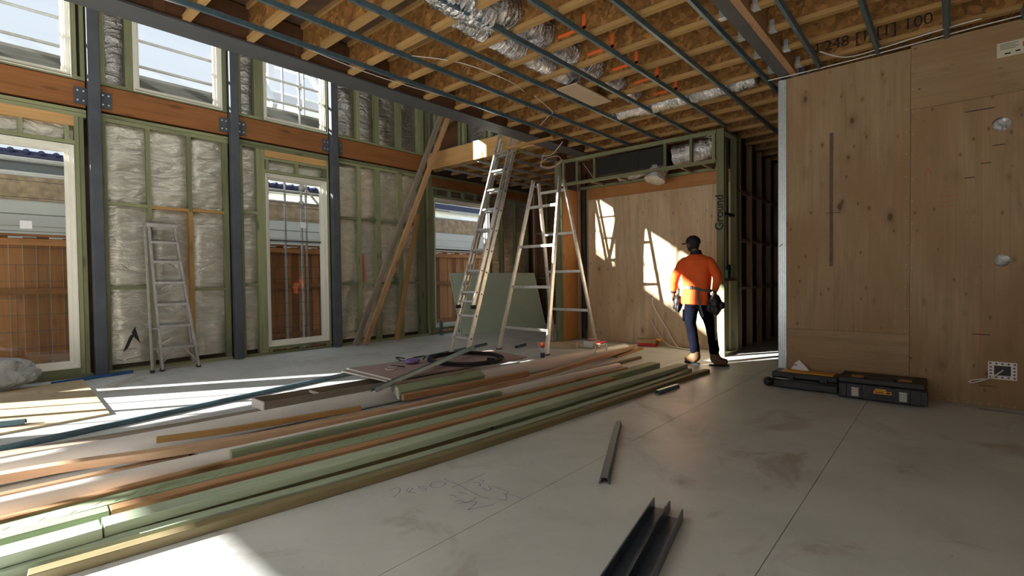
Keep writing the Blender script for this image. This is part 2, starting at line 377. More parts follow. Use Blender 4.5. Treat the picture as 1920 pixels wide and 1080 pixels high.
box('wall', -16, -12.6, -7.4, 0.5, -0.3, 5.35, M_nwhite, t)
box('roof', -16.1, -12.5, -7.5, 0.55, 5.35, 5.45, M_nroof, t)
t = thing('white_steel_canopy', 'white gabled steel structure seen through the upper window nearest the back', 'canopy', (-14, 8, -0.3))
for yy in (6.2, 8.6, 11.0):
    beam('post', (-14.5, yy, -0.3), (-14.5, yy, 7.4), 0.16, 0.16, M_wht, t)
for yy in (5.6, 7.4, 9.2, 11.0):
    beam('rafter', (-12.9, yy, 5.6), (-16.2, yy+0.4, 8.9), 0.12, 0.26, M_wht, t)
beam('purlin', (-13.4, 5.0, 6.1), (-13.4, 12.4, 6.1), 0.10, 0.2, M_wht, t)
beam('purlin', (-14.8, 5.0, 7.55), (-14.8, 12.4, 7.55), 0.10, 0.2, M_wht, t)
box('gable_wall', -15.3, -15.1, 6.0, 14, 2.5, 6.9, M_nwhite, t)

t = thing('scaffold', 'galvanised tube scaffold with planked deck standing outside the tall windows', 'scaffold', (-9.5, 3, -0.3))
for yy in (-1.2, 1.45, 4.58, 5.02, 7.6): 
    for xx in (-9.45, -10.15):
        beam_o = tube('standard', [(xx, yy, -0.28), (xx, yy, 5.9)], 0.024, M_scaf, t)
for zz in (4.575, 4.97, 2.72): tube('ledger', [(-9.42, -3, zz), (-9.42, 9, zz)], 0.024, M_scaf, t)
for zz in (3.05, 4.38): tube('ledger', [(-10.15, -3, zz), (-10.15, 9, zz)], 0.024, M_scaf, t)
tube('brace', [(-9.42, 4.58, 3.1), (-9.42, 5.6, 2.0)], 0.02, M_scaf, t)
for yy in (4.58, 5.02):
    for zz in (2.72, 3.02, 4.575, 4.97): tube('coupler', [(-9.44, yy, zz-0.05), (-9.44, yy, zz+0.05)], 0.05, M_scaf, t)
for i in range(4): beam('deck_plank', (-9.55-i*0.16, -3, 4.44), (-9.55-i*0.16, 9, 4.44), 0.145, 0.045, M_plank, t)
beam('toe_board', (-10.1, -3, 4.56), (-10.1, 9, 4.56), 0.03, 0.16, M_plank, t)
t = thing('wire_mesh_panel', 'thin dark wire mesh standing just outside the lower windows', 'mesh', (-9.0, 2.5, -0.3), kind='stuff')
mb = MB()
for i in range(14): mb.box(-9.103, -9.097, -1.5, 6.2, -0.05+i*0.22-0.003, -0.05+i*0.22+0.003)
for i in range(26): mb.box(-9.103, -9.097, -1.5+i*0.3-0.0025, -1.5+i*0.3+0.0025, -0.28, 1.5)
mb.build('wire_grid', M_steel, t); t.children[0]['kind'] = 'stuff'

# ================================================================== FLOOR
t = thing('floor', 'grey dusty sheet flooring with scuffs and joints', 'floor', (0, 0, 0), kind='structure')
box('subfloor', -8.75, 3.2, -5.2, 13.2, -0.12, -0.0225, M_ink, t)
c = 0; x = -1.8
xs = [-9.0+1.2*i for i in range(11)]
for ci in range(-6, 4):
    xa, xb = -1.8+1.2*ci, -1.8+1.2*(ci+1)
    off = 0.0 if ci % 2 else 1.175
    yy = 2.35-2.35*4+off
    while yy < 13:
        x0, x1 = max(xa, -8.7), min(xb, 3.1)
        y0, y1 = max(yy, -5.1), min(yy+2.35, 13.1)
        if x1 > x0 and y1 > y0+0.1:
            box('floor_sheet', x0+0.002, x1-0.002, y0+0.002, y1-0.002, -0.022, 0.0, M_floor, t)
        yy += 2.35

# ================================================================== LEFT WALL
XI, XO = -8.57, -8.67     # inner / outer face of the studs
WL = thing('wall_left', 'tall left wall of green treated studs with silver wrap and orange beam', 'wall', (XI, 0, 0), kind='structure')
def studL(y0, y1, z0, z1, m=M_green, x0=XO, x1=XI): return box('stud', x0, x1, y0, y1, z0, z1, m, WL)
def plateL(y0, y1, z0, z1, nm='plate', m=M_green, x1=XI, x0=XO): return box(nm, x0, x1, y0, y1, z0, z1, m, WL)
def foil_sheet(y0, y1, z0, z1, parent, m=M_foil, x=-8.655, amp=0.022, axis='Y', fixed=None, seed=0):
    ny = max(4, int((y1-y0)/0.035)); nz = max(4, int((z1-z0)/0.05)); V = []; F = []
    for j in range(nz+1):
        for i in range(ny+1):
            a = y0+(y1-y0)*i/ny; z = z0+(z1-z0)*j/nz
            e = min(i, ny-i, 3)/3.0
            d = amp*e*(noise.noise(Vector((a*2.2+seed, z*1.6, seed*3.1)))*0.9+0.75*abs(noise.noise(Vector((a*1.6+z*1.8, z*6.5-a*4.0, seed))))+0.3*abs(noise.noise(Vector((a*3-z*2, z*15+a*7, seed+5))))+0.3)
            V.append((x+d, a, z) if axis == 'Y' else (a, x-d, z))
    for j in range(nz):
        for i in range(ny):
            q = j*(ny+1)+i; F.append((q, q+1, q+ny+2, q+ny+1))
    return obj('foil_sheet', V, F, m, parent, True)
ZB0, ZB1 = 3.55, 3.885     # orange beam band
# bottom and top plates of the lower wall, per bay between steel posts
bays = [(-1.75, 1.27), (1.42, 2.99), (3.13, 4.68), (4.83, 6.95)]
for (a, b) in bays:
    plateL(a, b, 0.0, 0.045, 'bottom_plate'); plateL(a, b, 3.42, 3.47, 'top_plate'); plateL(a, b, 3.475, 3.52, 'top_plate')
    plateL(a, b, 3.90, 3.945, 'upper_plate'); plateL(a, b, 5.30, 5.345, 'upper_top_plate')
    box('orange_beam', XO-0.0, XI+0.012, a+0.003, b-0.003, ZB0, ZB1, M_lvl, WL)
# bay A (with window 1): studs right of the window
for y0 in (1.145, 1.195): studL(y0, y0+0.045, 0.045, 3.42)
for y0 in (-1.7, -1.35): studL(y0, y0+0.045, 0.045, 3.42)
plateL(-1.25, 1.145, 3.05, 3.10, 'head_trimmer'); plateL(-1.25, 1.145, 3.29, 3.42, 'lintel', M_lvl2)
plateL(-1.25, 1.145, 0.045, 0.125, 'sill_trimmer')
for y0 in (-0.6, 0.0, 0.62, 1.05): studL(y0, y0+0.045, 3.10, 3.29)
foil_sheet(-1.25, 1.145, 3.10, 3.29, WL, seed=1)
foil_sheet(-1.75, -1.3, 0.1, 3.42, WL, seed=2)
for y0 in (1.145, 1.225): studL(y0, y0+0.045, 3.945, 5.30)
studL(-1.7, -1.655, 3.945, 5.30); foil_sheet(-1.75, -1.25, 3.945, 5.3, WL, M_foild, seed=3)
# bay B
for y0 in (1.42, 1.915, 2.425, 2.91): studL(y0, y0+(0.07 if y0 > 2.9 else 0.05), 0.045, 3.42, M_pine if y0 == 2.425 and False else M_green)
box('stud', XO-0.001, XI+0.003, 2.422, 2.478, 0.045, 2.289, M_pine, WL)
plateL(1.47, 1.915, 2.30, 2.345, 'nogging'); plateL(1.965, 2.425, 2.29, 2.335, 'nogging', M_pine); plateL(2.47, 2.91, 2.30, 2.345, 'nogging', M_pine)
plateL(1.47, 1.915, 1.15, 1.195, 'nogging'); plateL(2.475, 2.91, 1.10, 1.145, 'nogging')
for i, (a, b) in enumerate(((1.47, 1.915), (1.965, 2.425), (2.475, 2.91))): foil_sheet(a, b, 0.11, 3.42, WL, seed=10+i, amp=0.04)
# upper bay B: foil bay then window 2
for a, b in ((1.42, 1.48), (1.70, 1.785), (2.925, 2.99)): studL(a, b, 3.945, 5.30)
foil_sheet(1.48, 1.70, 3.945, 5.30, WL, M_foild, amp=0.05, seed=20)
# bay C
for a, b in ((3.13, 3.20), (3.41, 3.50), (3.50, 3.545), (4.64, 4.68)): studL(a, b, 0.045, 3.42)
plateL(3.20, 3.41, 2.34, 2.385, 'nogging'); plateL(3.20, 3.41, 1.155, 1.2, 'nogging')
foil_sheet(3.20, 3.41, 0.11, 3.42, WL, seed=30, amp=0.04)
plateL(3.545, 4.64, 3.05, 3.10, 'head_trimmer'); plateL(3.545, 4.64, 3.31, 3.42, 'lintel', M_lvl2, x1=XI+0.004)
plateL(3.545, 4.64, 3.265, 3.305, 'head_trimmer'); plateL(3.545, 4.64, 0.08, 0.125, 'sill_trimmer')
for y0 in (3.56, 4.07, 4.58): studL(y0, y0+0.05, 3.10, 3.265); studL(y0, y0+0.05, 0.045, 0.08)
foil_sheet(3.6, 4.6, 3.10, 3.265, WL, seed=31)
for a, b in ((3.13, 3.20), (3.40, 3.545), (4.64, 4.68)): studL(a, b, 3.945, 5.30)
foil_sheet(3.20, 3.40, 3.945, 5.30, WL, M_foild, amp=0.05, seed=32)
# bay D, no window
for a, b in ((4.83, 4.90), (5.27, 5.345), (5.68, 5.78), (6.20, 6.32), (6.74, 6.90)):
    studL(a, b, 0.045, 3.42); studL(a, b, 3.945, 5.30)
for i, (a, b) in enumerate(((4.90, 5.27), (5.345, 5.68), (5.78, 6.20), (6.32, 6.74))):
    foil_sheet(a, b, 0.11, 3.42, WL, seed=40+i, amp=0.035); foil_sheet(a, b, 3.945, 5.30, WL, M_foild, amp=0.05, seed=50+i)
    plateL(a, b, 2.39+0.0*i, 2.435, 'nogging'); plateL(a, b, 1.14, 1.185, 'nogging')
# corner pack and bay E (past the tan beam) with window 5
for a, b in ((6.95, 7.02), (7.03, 7.10)): studL(a, b, 0.0, 3.55)
studL(6.95, 7.02, 3.945, 5.6); studL(7.03, 7.08, 3.945, 5.6)
plateL(7.1, 10.6, 0.0, 0.045, 'bottom_plate'); plateL(7.1, 10.6, 3.48, 3.53, 'top_plate', x1=XI+0.02)
box('orange_beam', XO, XI+0.004, 7.1, 10.6, 3.28, 3.475, M_lvl, WL)
plateL(7.1, 10.6, 3.23, 3.275, 'top_plate'); plateL(7.15, 8.95, 3.05, 3.10, 'head_trimmer'); plateL(7.15, 8.95, 0.09, 0.14, 'sill_trimmer')
for i in range(5): studL(7.2+i*0.42, 7.25+i*0.42, 3.10, 3.23)
foil_sheet(7.15, 8.95, 3.10, 3.23, WL, M_foild, seed=60)
for a in (7.10, 8.95, 9.4, 9.9, 10.4): studL(a, a+0.05, 0.045, 3.23)
for i, (a, b) in enumerate(((9.0, 9.4), (9.45, 9.9), (9.95, 10.4))): foil_sheet(a, b, 0.1, 3.23, WL, seed=61+i)
# outer skin behind the wrap keeps daylight out
for (a, b) in ((-1.8, -1.3), (1.14, 3.53), (4.66, 7.16), (8.95, 10.7)): box('cladding', -8.80, -8.705, a, b, -0.1, 3.9, M_soil, WL)
box('cladding', -8.80, -8.705, -5.0, 10.7, 3.08, 3.88, M_soil, WL)
for (a, b) in ((-5.0, -3.35), (-1.85, -1.3), (1.14, 1.78), (2.93, 3.54), (4.70, 10.7)): box('cladding', -8.80, -8.705, a, b, 3.88, 5.7, M_soil, WL)
box('cladding', -8.80, -8.705, -5.0, 10.7, 5.22, 5.7, M_soil, WL)
# unseen stretch behind the camera, doorway shaped to throw the floor sun patches
box('cladding', -8.80, -8.60, -5.0, -1.8, 2.33, 3.9, M_soil, WL)
box('cladding', -8.80, -8.60, -5.1, -4.8, -0.1, 3.9, M_soil, WL)
for yy in (-4.8, -3.3, -1.86): box('door_jamb', -8.70, -8.62, yy, yy+0.06, 0, 2.33, M_white, WL)
for yy in (-2.55, -4.05): box('door_mullion', -8.68, -8.64, yy, yy+0.025, 0, 2.33, M_white, WL)
# rip in the wrap beside the folded ladder
obj('torn_slit', [(-8.617, 1.60, 0.27), (-8.612, 1.66, 0.45), (-8.612, 1.74, 0.62), (-8.615, 1.80, 0.38), (-8.612, 1.72, 0.48), (-8.615, 1.655, 0.33)], [(0, 5, 1), (1, 4, 2), (2, 4, 3), (1, 5, 4)], M_ink, WL)

# steel posts with bolted plates
for i, (a, b) in enumerate(((1.28, 1.41), (2.995, 3.12), (4.69, 4.82))):
    z0 = 0
    lab = ['dark grey steel post beside the near windows', 'dark grey steel post between the plain wrap bay and the middle window', 'dark grey steel post between the middle window and leaning timbers'][i]
    t = thing('steel_post', lab, 'post', (XI, (a+b)/2, 0), 'steel posts along the left wall', 'structure')
    mb = MB(); yc = (a+b)/2
    mb.box(-8.56, -8.45, a, b, 0.0, 5.6)
    o = mb.build('column', M_post, t); bevel(o, 0.01, 2)
    for s, (p, q) in ((-1, (a-0.13, a)), (1, (b, b+0.13))):
        pl = box('bolt_plate', -8.555, -8.543, p, q, 3.585, 3.80, M_post, t)
        mb = MB()
        for yy in (p+0.035, q-0.035):
            for zz in (3.63, 3.755): mb.tube([(-8.545, yy, zz), (-8.532, yy, zz)], 0.011, 6)
        bo = mb.build('bolt_heads', M_stud, pl)

# windows -----------------------------------------------------------
wn = [0]
def window(y0, y1, z0, z1, label, mullions=(), sash=None, sticker=None):
    wn[0] += 1
    t = thing('window_%d' % wn[0], label, 'window', (-8.65, (y0+y1)/2, z0), kind='structure')
    X0, X1 = -8.72, -8.60; f = 0.055
    fr = MB()
    fr.box(X0, X1, y0, y0+f, z0, z1); fr.box(X0, X1, y1-f, y1, z0, z1); fr.box(X0, X1, y0+f, y1-f, z0, z0+f); fr.box(X0, X1, y0+f, y1-f, z1-f, z1)
    fr.build('window_frame', M_white, t)
    ed = MB(); e = 0.012   # reveal lining, proud of the frame
    ed.box(X1, -8.565, y0, y0+e, z0, z1); ed.box(X1, -8.565, y1-e, y1, z0, z1); ed.box(X1, -8.565, y0+e, y1-e, z0, z0+e); ed.box(X1, -8.565, y0+e, y1-e, z1-e, z1)
    ed.build('reveal', M_white, t)
    s = MB(); g = 0.035; a0, a1, b0, b1 = y0+f, y1-f, z0+f, z1-f
    s.box(-8.70, -8.66, a0, a0+g, b0, b1); s.box(-8.70, -8.66, a1-g, a1, b0, b1); s.box(-8.70, -8.66, a0+g, a1-g, b0, b0+g); s.box(-8.70, -8.66, a0+g, a1-g, b1-g, b1)
    s.build('sash', M_white, t)
    for mm in mullions: box('mullion', -8.71, -8.65, mm-0.025, mm+0.025, z0+f, z1-f, M_white, t)
    if sash: box('transom', -8.705, -8.655, a0+g, a1-g, sash-0.015, sash+0.015, M_steel, t)
    ys = [a0+g]+list(mullions)+[a1-g]
    for p, q in zip(ys[:-1], ys[1:]): box('pane', -8.682, -8.678, p, q, b0+g, b1-g, M_glass, t)
    if sticker: box('sticker', -8.677, -8.675, sticker[0], sticker[0]+0.11, sticker[1], sticker[1]+0.1, M_paper, t)
    return t
window(-1.25, 1.14, 0.13, 3.04, 'tall white window at the left end of the lower wall', (-0.1,), None, (0.62, 1.93))
window(3.55, 4.64, 0.13, 3.04, 'tall white window between the two steel posts nearest the leaning timbers', (), 1.93, (4.18, 2.18))
window(7.16, 8.92, 0.15, 3.04, 'white window behind the leaning green board', (), 1.9, (7.45, 2.5))
window(-3.30, -1.90, 3.92, 5.20, 'clerestory window above the unseen doorway')
window(-1.25, 1.14, 3.92, 5.20, 'upper white window at the left end above the orange beam', (-0.1,))
window(1.79, 2.92, 3.92, 5.20, 'upper white window between the first two steel posts')
window(3.55, 4.68, 3.92, 5.20, 'upper white window showing the white steel structure outside')

# ================================================================== REAR WALL (behind the viewpoint) and right side
t = thing('wall_rear', 'unseen rear wall, doorway widened to bounce sun into the room', 'wall', (0, -5, 0), kind='structure')  # unseen; doorway shaped for the sun patches and widened for bounced light
box('wall_panel', -5.0, 3.1, -5.15, -5.0, 2.39, 3.9, M_ply, t); box('wall_panel', 0.9, 3.1, -5.15, -5.0, -0.1, 2.39, M_ply, t); box('wall_panel', -8.8, -5.0, -5.15, -5.0, 2.39, 5.7, M_ply, t)
box('wall_panel', -8.8, -8.45, -5.15, -5.0, -0.1, 2.39, M_ply, t)
for xx in (-8.45, -6.75, -5.06, -3.0, -1.0, 0.85): box('door_jamb', xx, xx+0.05, -5.12, -5.04, 0, 2.39, M_white, t)
t = thing('wall_right', 'plywood wall on the right beyond the picture', 'wall', (3.1, 0, 0), kind='structure')
box('wall_panel', 3.1, 3.2, -5.1, 6.5, -0.1, 3.9, M_ply, t)

# ================================================================== BACK WALLS
Y1 = 6.35
M_slot = plain_var('dark_slot_brown', (0.13, 0.10, 0.07), 0.9)
WB = thing('wall_back_right', 'plywood-lined wall at right with black toolboxes at its foot', 'wall', (0, Y1, 0), kind='structure')
def panelY(x0, x1, z0, z1, y, m, parent, th=0.012, nm='plywood_panel'):
    return box(nm, x0+0.0015, x1-0.0015, y, y+th, z0+0.0015, z1-0.0015, m, parent)
panelY(-1.405, -0.30, 0.632, 3.465, Y1, M_ply, WB)
panelY(-1.405, -0.30, 0.0, 0.632, Y1, M_ply, WB)
p2 = panelY(-0.30, 0.92, 0.0, 2.86, Y1, M_ply, WB)
panelY(-0.30, 0.92, 2.86, 3.49, Y1, M_ply, WB)
panelY(0.92, 2.14, 0.0, 2.86, Y1, M_ply, WB); panelY(0.92, 3.1, 2.86, 3.49, Y1, M_ply, WB); panelY(2.14, 3.1, 0.0, 2.86, Y1, M_ply, WB)
# circular holes and the outlet opening cut through the sheet
def cut(o, cutters):
    objs = []
    for kind, cx, cz, rx, rz in cutters:
        V = []; n = 28 if kind == 'c' else 4
        for s in (-0.05, 0.06):
            for k in range(n):
                q = 2*PI*k/n+(0 if kind == 'c' else PI/4); rr = 1 if kind == 'c' else math.sqrt(2)
                V.append((cx+rx*rr*math.cos(q), Y1+s, cz+rz*rr*math.sin(q)))
        F = [tuple(range(n)), tuple(reversed(range(n, 2*n)))]+[(k, n+k, n+(k+1) % n, (k+1) % n) for k in range(n)]
        c = obj('cutter', V, F, None); bm = bmesh.new(); bm.from_mesh(c.data); bmesh.ops.recalc_face_normals(bm, faces=bm.faces); bm.to_mesh(c.data); bm.free()
        md = o.modifiers.new('hole', 'BOOLEAN'); md.operation = 'DIFFERENCE'; md.object = c; md.solver = 'EXACT'; objs.append(c)
    bpy.context.view_layer.update()
    me = bpy.data.meshes.new_from_object(o.evaluated_get(bpy.context.evaluated_depsgraph_get()))
    o.modifiers.clear(); o.data = me
    for c in objs: bpy.data.objects.remove(c, do_unlink=True)
bpy.context.view_layer.update()
cut(p2, [('c', 0.345, 2.588, 0.066, 0.062), ('c', 0.355, 1.352, 0.057, 0.055), ('r', 0.365, 0.345, 0.055, 0.045)])
foil_sheet(-1.3, 3.0, 0.05, 3.45, WB, M_duct, x=Y1+0.06, axis='X', amp=0.02, seed=80)
box('wall_panel', -1.40, 3.1, Y1+0.12, Y1+0.15, 0, 3.5, M_soil, WB)
box('routed_slot', -0.985, -0.95, Y1-0.0012, Y1+0.002, 1.33, 2.77, M_slot, WB)  # flat dark strip laid on the sheet for the slot
for (x0, x1, z0, z1) in ((0.10, 0.30, 2.745, 2.753), (0.10, 0.17, 2.13, 2.138), (0.21, 0.28, 2.25, 2.257), (0.29, 0.37, 2.40, 2.407), (-1.02, -0.88, 1.905, 1.91), (0.16, 0.28, 0.665, 0.672), (0.21, 0.33, 0.19, 0.195)):
    box('marker_dash', x0, x1, Y1-0.0015, Y1, z0, z1, M_ink, WB)
for zz in (2.06, 1.98, 1.93, 1.88): box('red_line', -0.12+0.02*(zz > 2), 0.06, Y1-0.001, Y1, zz, zz+0.003, M_redm, WB)
box('red_line', 0.217, 0.220, Y1-0.001, Y1, 0.5, 2.3, M_redm, WB)
beam('red_arrow', (-0.19, Y1-0.001, 2.20), (-0.165, Y1-0.001, 2.27), 0.001, 0.005, M_redm, WB); beam('red_arrow', (-0.14, Y1-0.001, 2.20), (-0.165, Y1-0.001, 2.27), 0.001, 0.005, M_redm, WB)
for zz in [0.2+0.22*i for i in range(14)]:
    mb = MB(); mb.tube([(-0.285, Y1-0.002, zz), (-0.285, Y1+0.001, zz)], 0.004, 6)
    if zz < 2.85: mb.tube([(-0.33, Y1-0.002, zz+0.03), (-0.33, Y1+0.001, zz+0.03)], 0.004, 6)
    mb.build('screw_heads', M_stud, WB)
mb = MB()
for i in range(24): mb.tube([(-1.3+i*0.075+0.01*(i % 3), Y1-0.002, 0.025), (-1.3+i*0.075+0.01*(i % 3), Y1+0.001, 0.025)], 0.004, 6)
mb.build('screw_heads', M_stud, WB)
# zinc stud that closes the wall end
extrude_profile('metal_stud', [(-0.038, -0.05), (0.038, -0.05), (0.038, -0.044), (0.012, -0.044), (0.010, -0.040), (0.004, -0.040), (0.002, -0.044), (-0.002, -0.044), (-0.032, -0.044), (-0.032, 0.05), (-0.038, 0.05)], (-1.445, 6.40, 0), (-1.445, 6.40, 3.46), M_stud, WB, upv=(0, 1, 0))
box('metal_stud', -1.485, -1.405, 6.345, 6.352, 0, 3.46, M_stud, WB)
for xx in (-1.468, -1.446, -1.424): box('stud_rib', xx-0.003, xx+0.003, 6.340, 6.346, 0, 3.46, M_stud, WB)
box('side_lining', -1.487, -1.483, 6.345, 6.48, 0, 3.46, M_stud, WB)
beam('marker_dash', (-1.475, 6.3395, 1.565), (-1.44, 6.3395, 1.60), 0.001, 0.008, M_ink, WB)
# white wiring bracket + cable loop
t = thing('outlet_bracket', 'white perforated mounting bracket low on the right plywood wall', 'bracket', (0.365, Y1, 0.34))
mb = MB()
for a, b, c_, d in ((0.27, 0.31, 0.265, 0.425), (0.42, 0.46, 0.265, 0.425), (0.31, 0.42, 0.265, 0.30), (0.31, 0.42, 0.39, 0.425)): mb.box(a, b, Y1-0.006, Y1-0.001, c_, d)
mb.build('plate', M_paper, t)
mb = MB()
for i in range(5):
    for zz in (0.283, 0.408): mb.tube([(0.285+i*0.04, Y1-0.007, zz), (0.285+i*0.04, Y1-0.0055, zz)], 0.009, 10)
for zz in (0.315, 0.345, 0.375):
    for xx in (0.288, 0.442): mb.tube([(xx, Y1-0.007, zz), (xx, Y1-0.0055, zz)], 0.009, 10)
mb.build('holes', M_rust, t)
tube('data_cable', spline([(0.365, Y1+0.02, 0.35), (0.36, Y1-0.03, 0.345), (0.27, Y1-0.05, 0.27), (0.17, Y1-0.05, 0.22), (0.14, Y1-0.05, 0.225), (0.17, Y1-0.05, 0.245), (0.25, Y1-0.05, 0.265)]), 0.005, M_wcable)
tag(bpy.data.objects['data_cable'], 'short white cable loop hanging out of the white bracket', 'cable')
box('outlet_dark_backing', 0.312, 0.418, Y1+0.012, Y1+0.05, 0.302, 0.388, M_black, bpy.data.objects['outlet_bracket'])  # black backing added so the opening reads dark
t = thing('safety_label', 'printed white label with red square high on the right plywood wall', 'label', (0.42, Y1, 3.2))
box('sheet', 0.31, 0.60, Y1-0.002, Y1-0.0005, 3.185, 3.315, M_label, t)
box('red_square', 0.475, 0.525, Y1-0.003, Y1-0.002, 3.245, 3.29, M_red, t)
mb = MB()
for i in range(4): mb.box(0.33, 0.45-0.02*(i % 2), Y1-0.0027, Y1-0.002, 3.295-i*0.014, 3.299-i*0.014)
mb.box(0.36, 0.40, Y1-0.0027, Y1-0.002, 3.205, 3.218); mb.box(0.43, 0.46, Y1-0.0027, Y1-0.002, 3.212, 3.226); mb.build('print', M_ink, t)
t = thing('pencil_note', 'small pencil circle note on the plywood left of the slot', 'writing', (-0.75, Y1, 3.0))
tube('stroke', [(-0.62+0.045*math.cos(q/10*PI), Y1-0.001, 2.925+0.02*math.sin(q/10*PI)) for q in range(21)], 0.0012, M_greyw, t, 4)
tube('stroke', [(-0.76+i*0.012, Y1-0.001, 2.92+0.012*((i % 2)*2-1)) for i in range(8)], 0.0012, M_greyw, t, 4)

# alcove wall behind the worker
YA = 8.42
WA = thing('wall_back_alcove', 'pale plywood alcove wall behind the worker with bulkhead frame above', 'wall', (-4, YA, 0), kind='structure')
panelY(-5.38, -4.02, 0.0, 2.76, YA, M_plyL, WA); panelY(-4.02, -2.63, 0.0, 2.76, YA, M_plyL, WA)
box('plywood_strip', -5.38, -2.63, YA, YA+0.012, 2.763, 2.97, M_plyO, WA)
box('backing_board', -5.6, -2.6, YA+0.1, YA+0.12, 2.9, 3.87, M_darkw, WA)
box('backing_board', -5.6, -2.6, YA+0.08, YA+0.1, 0, 2.9, M_soil, WA)
# left nib
box('stud', -5.735, -5.615, 7.80, 7.85, 0, 3.47, M_green, WA); box('stud', -5.61, -5.585, 7.80, 7.845, 0, 3.47, M_green, WA)
box('plywood_panel', -5.60, -5.588, 7.85, 8.33, 0, 2.95, M_plyO, WA)
box('stud', -5.60, -5.555, 8.36, 8.42, 0, 3.47, M_pink, WA); box('stud', -5.43, -5.39, 8.44, 8.48, 0, 3.0, M_green, WA)
box('wall_panel', -5.75, -5.70, 7.86, 10.6, 0, 3.87, M_darkw, WA)
# right nib: open frame seen from its end
box('stud', -2.68, -2.572, 7.80, 7.845, 0, 3.47, M_green, WA)
box('stud', -2.665, -2.572, 8.39, 8.46, 0, 3.47, M_green, WA)
box('bottom_plate', -2.665, -2.572, 7.845, 8.39, 0, 0.045, M_green, WA); box('top_plate', -2.665, -2.572, 7.845, 8.39, 3.425, 3.47, M_green, WA)
box('nogging', -2.665, -2.572, 7.845, 8.39, 1.155, 1.20, M_darkw, WA); box('nogging', -2.665, -2.6, 7.845, 8.39, 2.18, 2.22, M_ink, WA)
box('stud', -2.70, -2.665, 8.20, 8.30, 0, 3.42, M_green, WA); box('stud', -2.72, -2.665, 7.9, 8.0, 1.2, 3.42, M_pink, WA)
# bulkhead frame
YB = 7.80
box('bulkhead_plate', -5.585, -2.69, YB, YB+0.045, 3.41, 3.47, M_green, WA)
box('bulkhead_plate', -5.585, -2.69, YB, YB+0.045, 2.98, 3.03, M_green, WA)
box('bulkhead_plate', -5.585, -2.69, YB+0.045, YB+0.09, 2.985, 3.03, M_olive, WA)
box('bulkhead_plate', -5.585, -2.69, 8.36, 8.41, 2.97, 3.02, M_green, WA)
for xx in (-5.56, -5.25, -4.87, -3.53, -3.10, -2.75): box('bulkhead_stud', xx, xx+0.045, YB, YB+0.045, 3.03, 3.41, M_green, WA)
for xx in (-5.0, -4.45, -3.3, -2.95): box('bulkhead_noggin', xx, xx+0.045, YB+0.09, 8.36, 2.985, 3.02, M_olive, WA)
for (a, b) in (((-5.2, 7.95, 3.4), (-4.95, 8.0, 3.03)), ((-4.75, 7.95, 3.35), (-4.3, 8.0, 3.25))): tube('cable', [a, b], 0.005, M_wcable, WA, 6)
tx = bpy.data.curves.new('marker_writing', 'FONT'); tx.body = 'Ground'; tx.size = 0.17; tx.offset = 0.003; tx.extrude = 0.0004
o = bpy.data.objects.new('marker_writing', tx); tx.materials.append(M_ink)
o.matrix_basis = Matrix.Translation((-2.585, YB-0.002, 1.93)) @ Matrix(((0, -1, 0), (0, 0, -1), (1, 0, 0))).to_4x4()
link(o, WA)
# ducted unit in the bulkhead
t = thing('air_conditioning_unit', 'long black air conditioning unit inside the timber bulkhead', 'air conditioner', (-4.2, 8.0, 3.1))
bevel(box('casing', -4.80, -3.58, 7.90, 8.3, 3.10, 3.37, M_black, t), 0.015, 2)
box('flange', -4.82, -3.56, 7.88, 7.90, 3.08, 3.39, M_ink, t)
for i in range(3): box('slot', -4.7+i*0.38, -4.4+i*0.38, 7.875, 7.881, 3.15, 3.32, M_ink, t)
def duct(name, pts, r, parent=None, ribs=0.035, seg=20, m=M_duct, amp=0.12, sub=10):
    P = spline(pts, sub); out = [P[0]]
    L = 0; dense = []
    for a, b in zip(P[:-1], P[1:]):
        d = (b-a).length; n = max(1, int(d/(ribs/3)))
        for k in range(n): dense.append(a+(b-a)*k/n)
    dense.append(P[-1])
    rr = []
    for i, p in enumerate(dense): rr.append(r*(1+0.05*math.sin(i*2*PI/3)+0.10*noise.noise(p*3)))
    V, F = tube_geo(dense, rr, seg, True)
    V = [v+Vector((noise.noise(v*16), noise.noise(v*16+Vector((9, 0, 0))), noise.noise(v*16+Vector((0, 9, 0)))))*r*amp for v in V]
    return obj(name, V, F, m, parent, True)
def foil_duct(label, pts, r, **k):
    o = duct('foil_duct', pts, r, **k); return tag(o, label, 'duct', 'silver flexible ducts under the ceiling')
foil_duct('silver flexible duct bending inside the right end of the bulkhead', [(-3.42, 7.98, 3.22), (-3.15, 8.0, 3.24), (-2.88, 8.12, 3.3), (-2.85, 8.2, 3.45)], 0.165)
o = duct('foil_duct', [(-3.73, 8.05, 3.10), (-3.76, 8.0, 2.95), (-3.77, 7.97, 2.86)], 0.165); tag(o, 'short silver duct end hanging below the bulkhead', 'duct', 'silver flexible ducts under the ceiling')
foil_duct('silver flexible duct lying behind the black unit', [(-4.6, 8.25, 3.08), (-4.1, 8.28, 3.12), (-3.7, 8.2, 3.36)], 0.08)
# back room beyond the tan beam
WE = thing('wall_back_left', 'dark unlined stud wall at the far end behind the ladders', 'wall', (-7, 10.6, 0), kind='structure')
box('wall_panel', -8.7, -5.7, 10.65, 10.75, 0, 3.9, M_darkw, WE)
for i in range(7): box('stud', -8.5+i*0.44, -8.45+i*0.44, 10.55, 10.64, 0, 3.5, M_green if i % 3 else M_pink, WE)
for zz in (1.2, 2.4): box('nogging', -8.5, -5.75, 10.56, 10.62, zz, zz+0.045, M_green, WE)
tube('white_conduit', [(-7.0, 10.5, 0.3), (-7.0, 10.5, 3.4)], 0.012, M_wcable, WE)
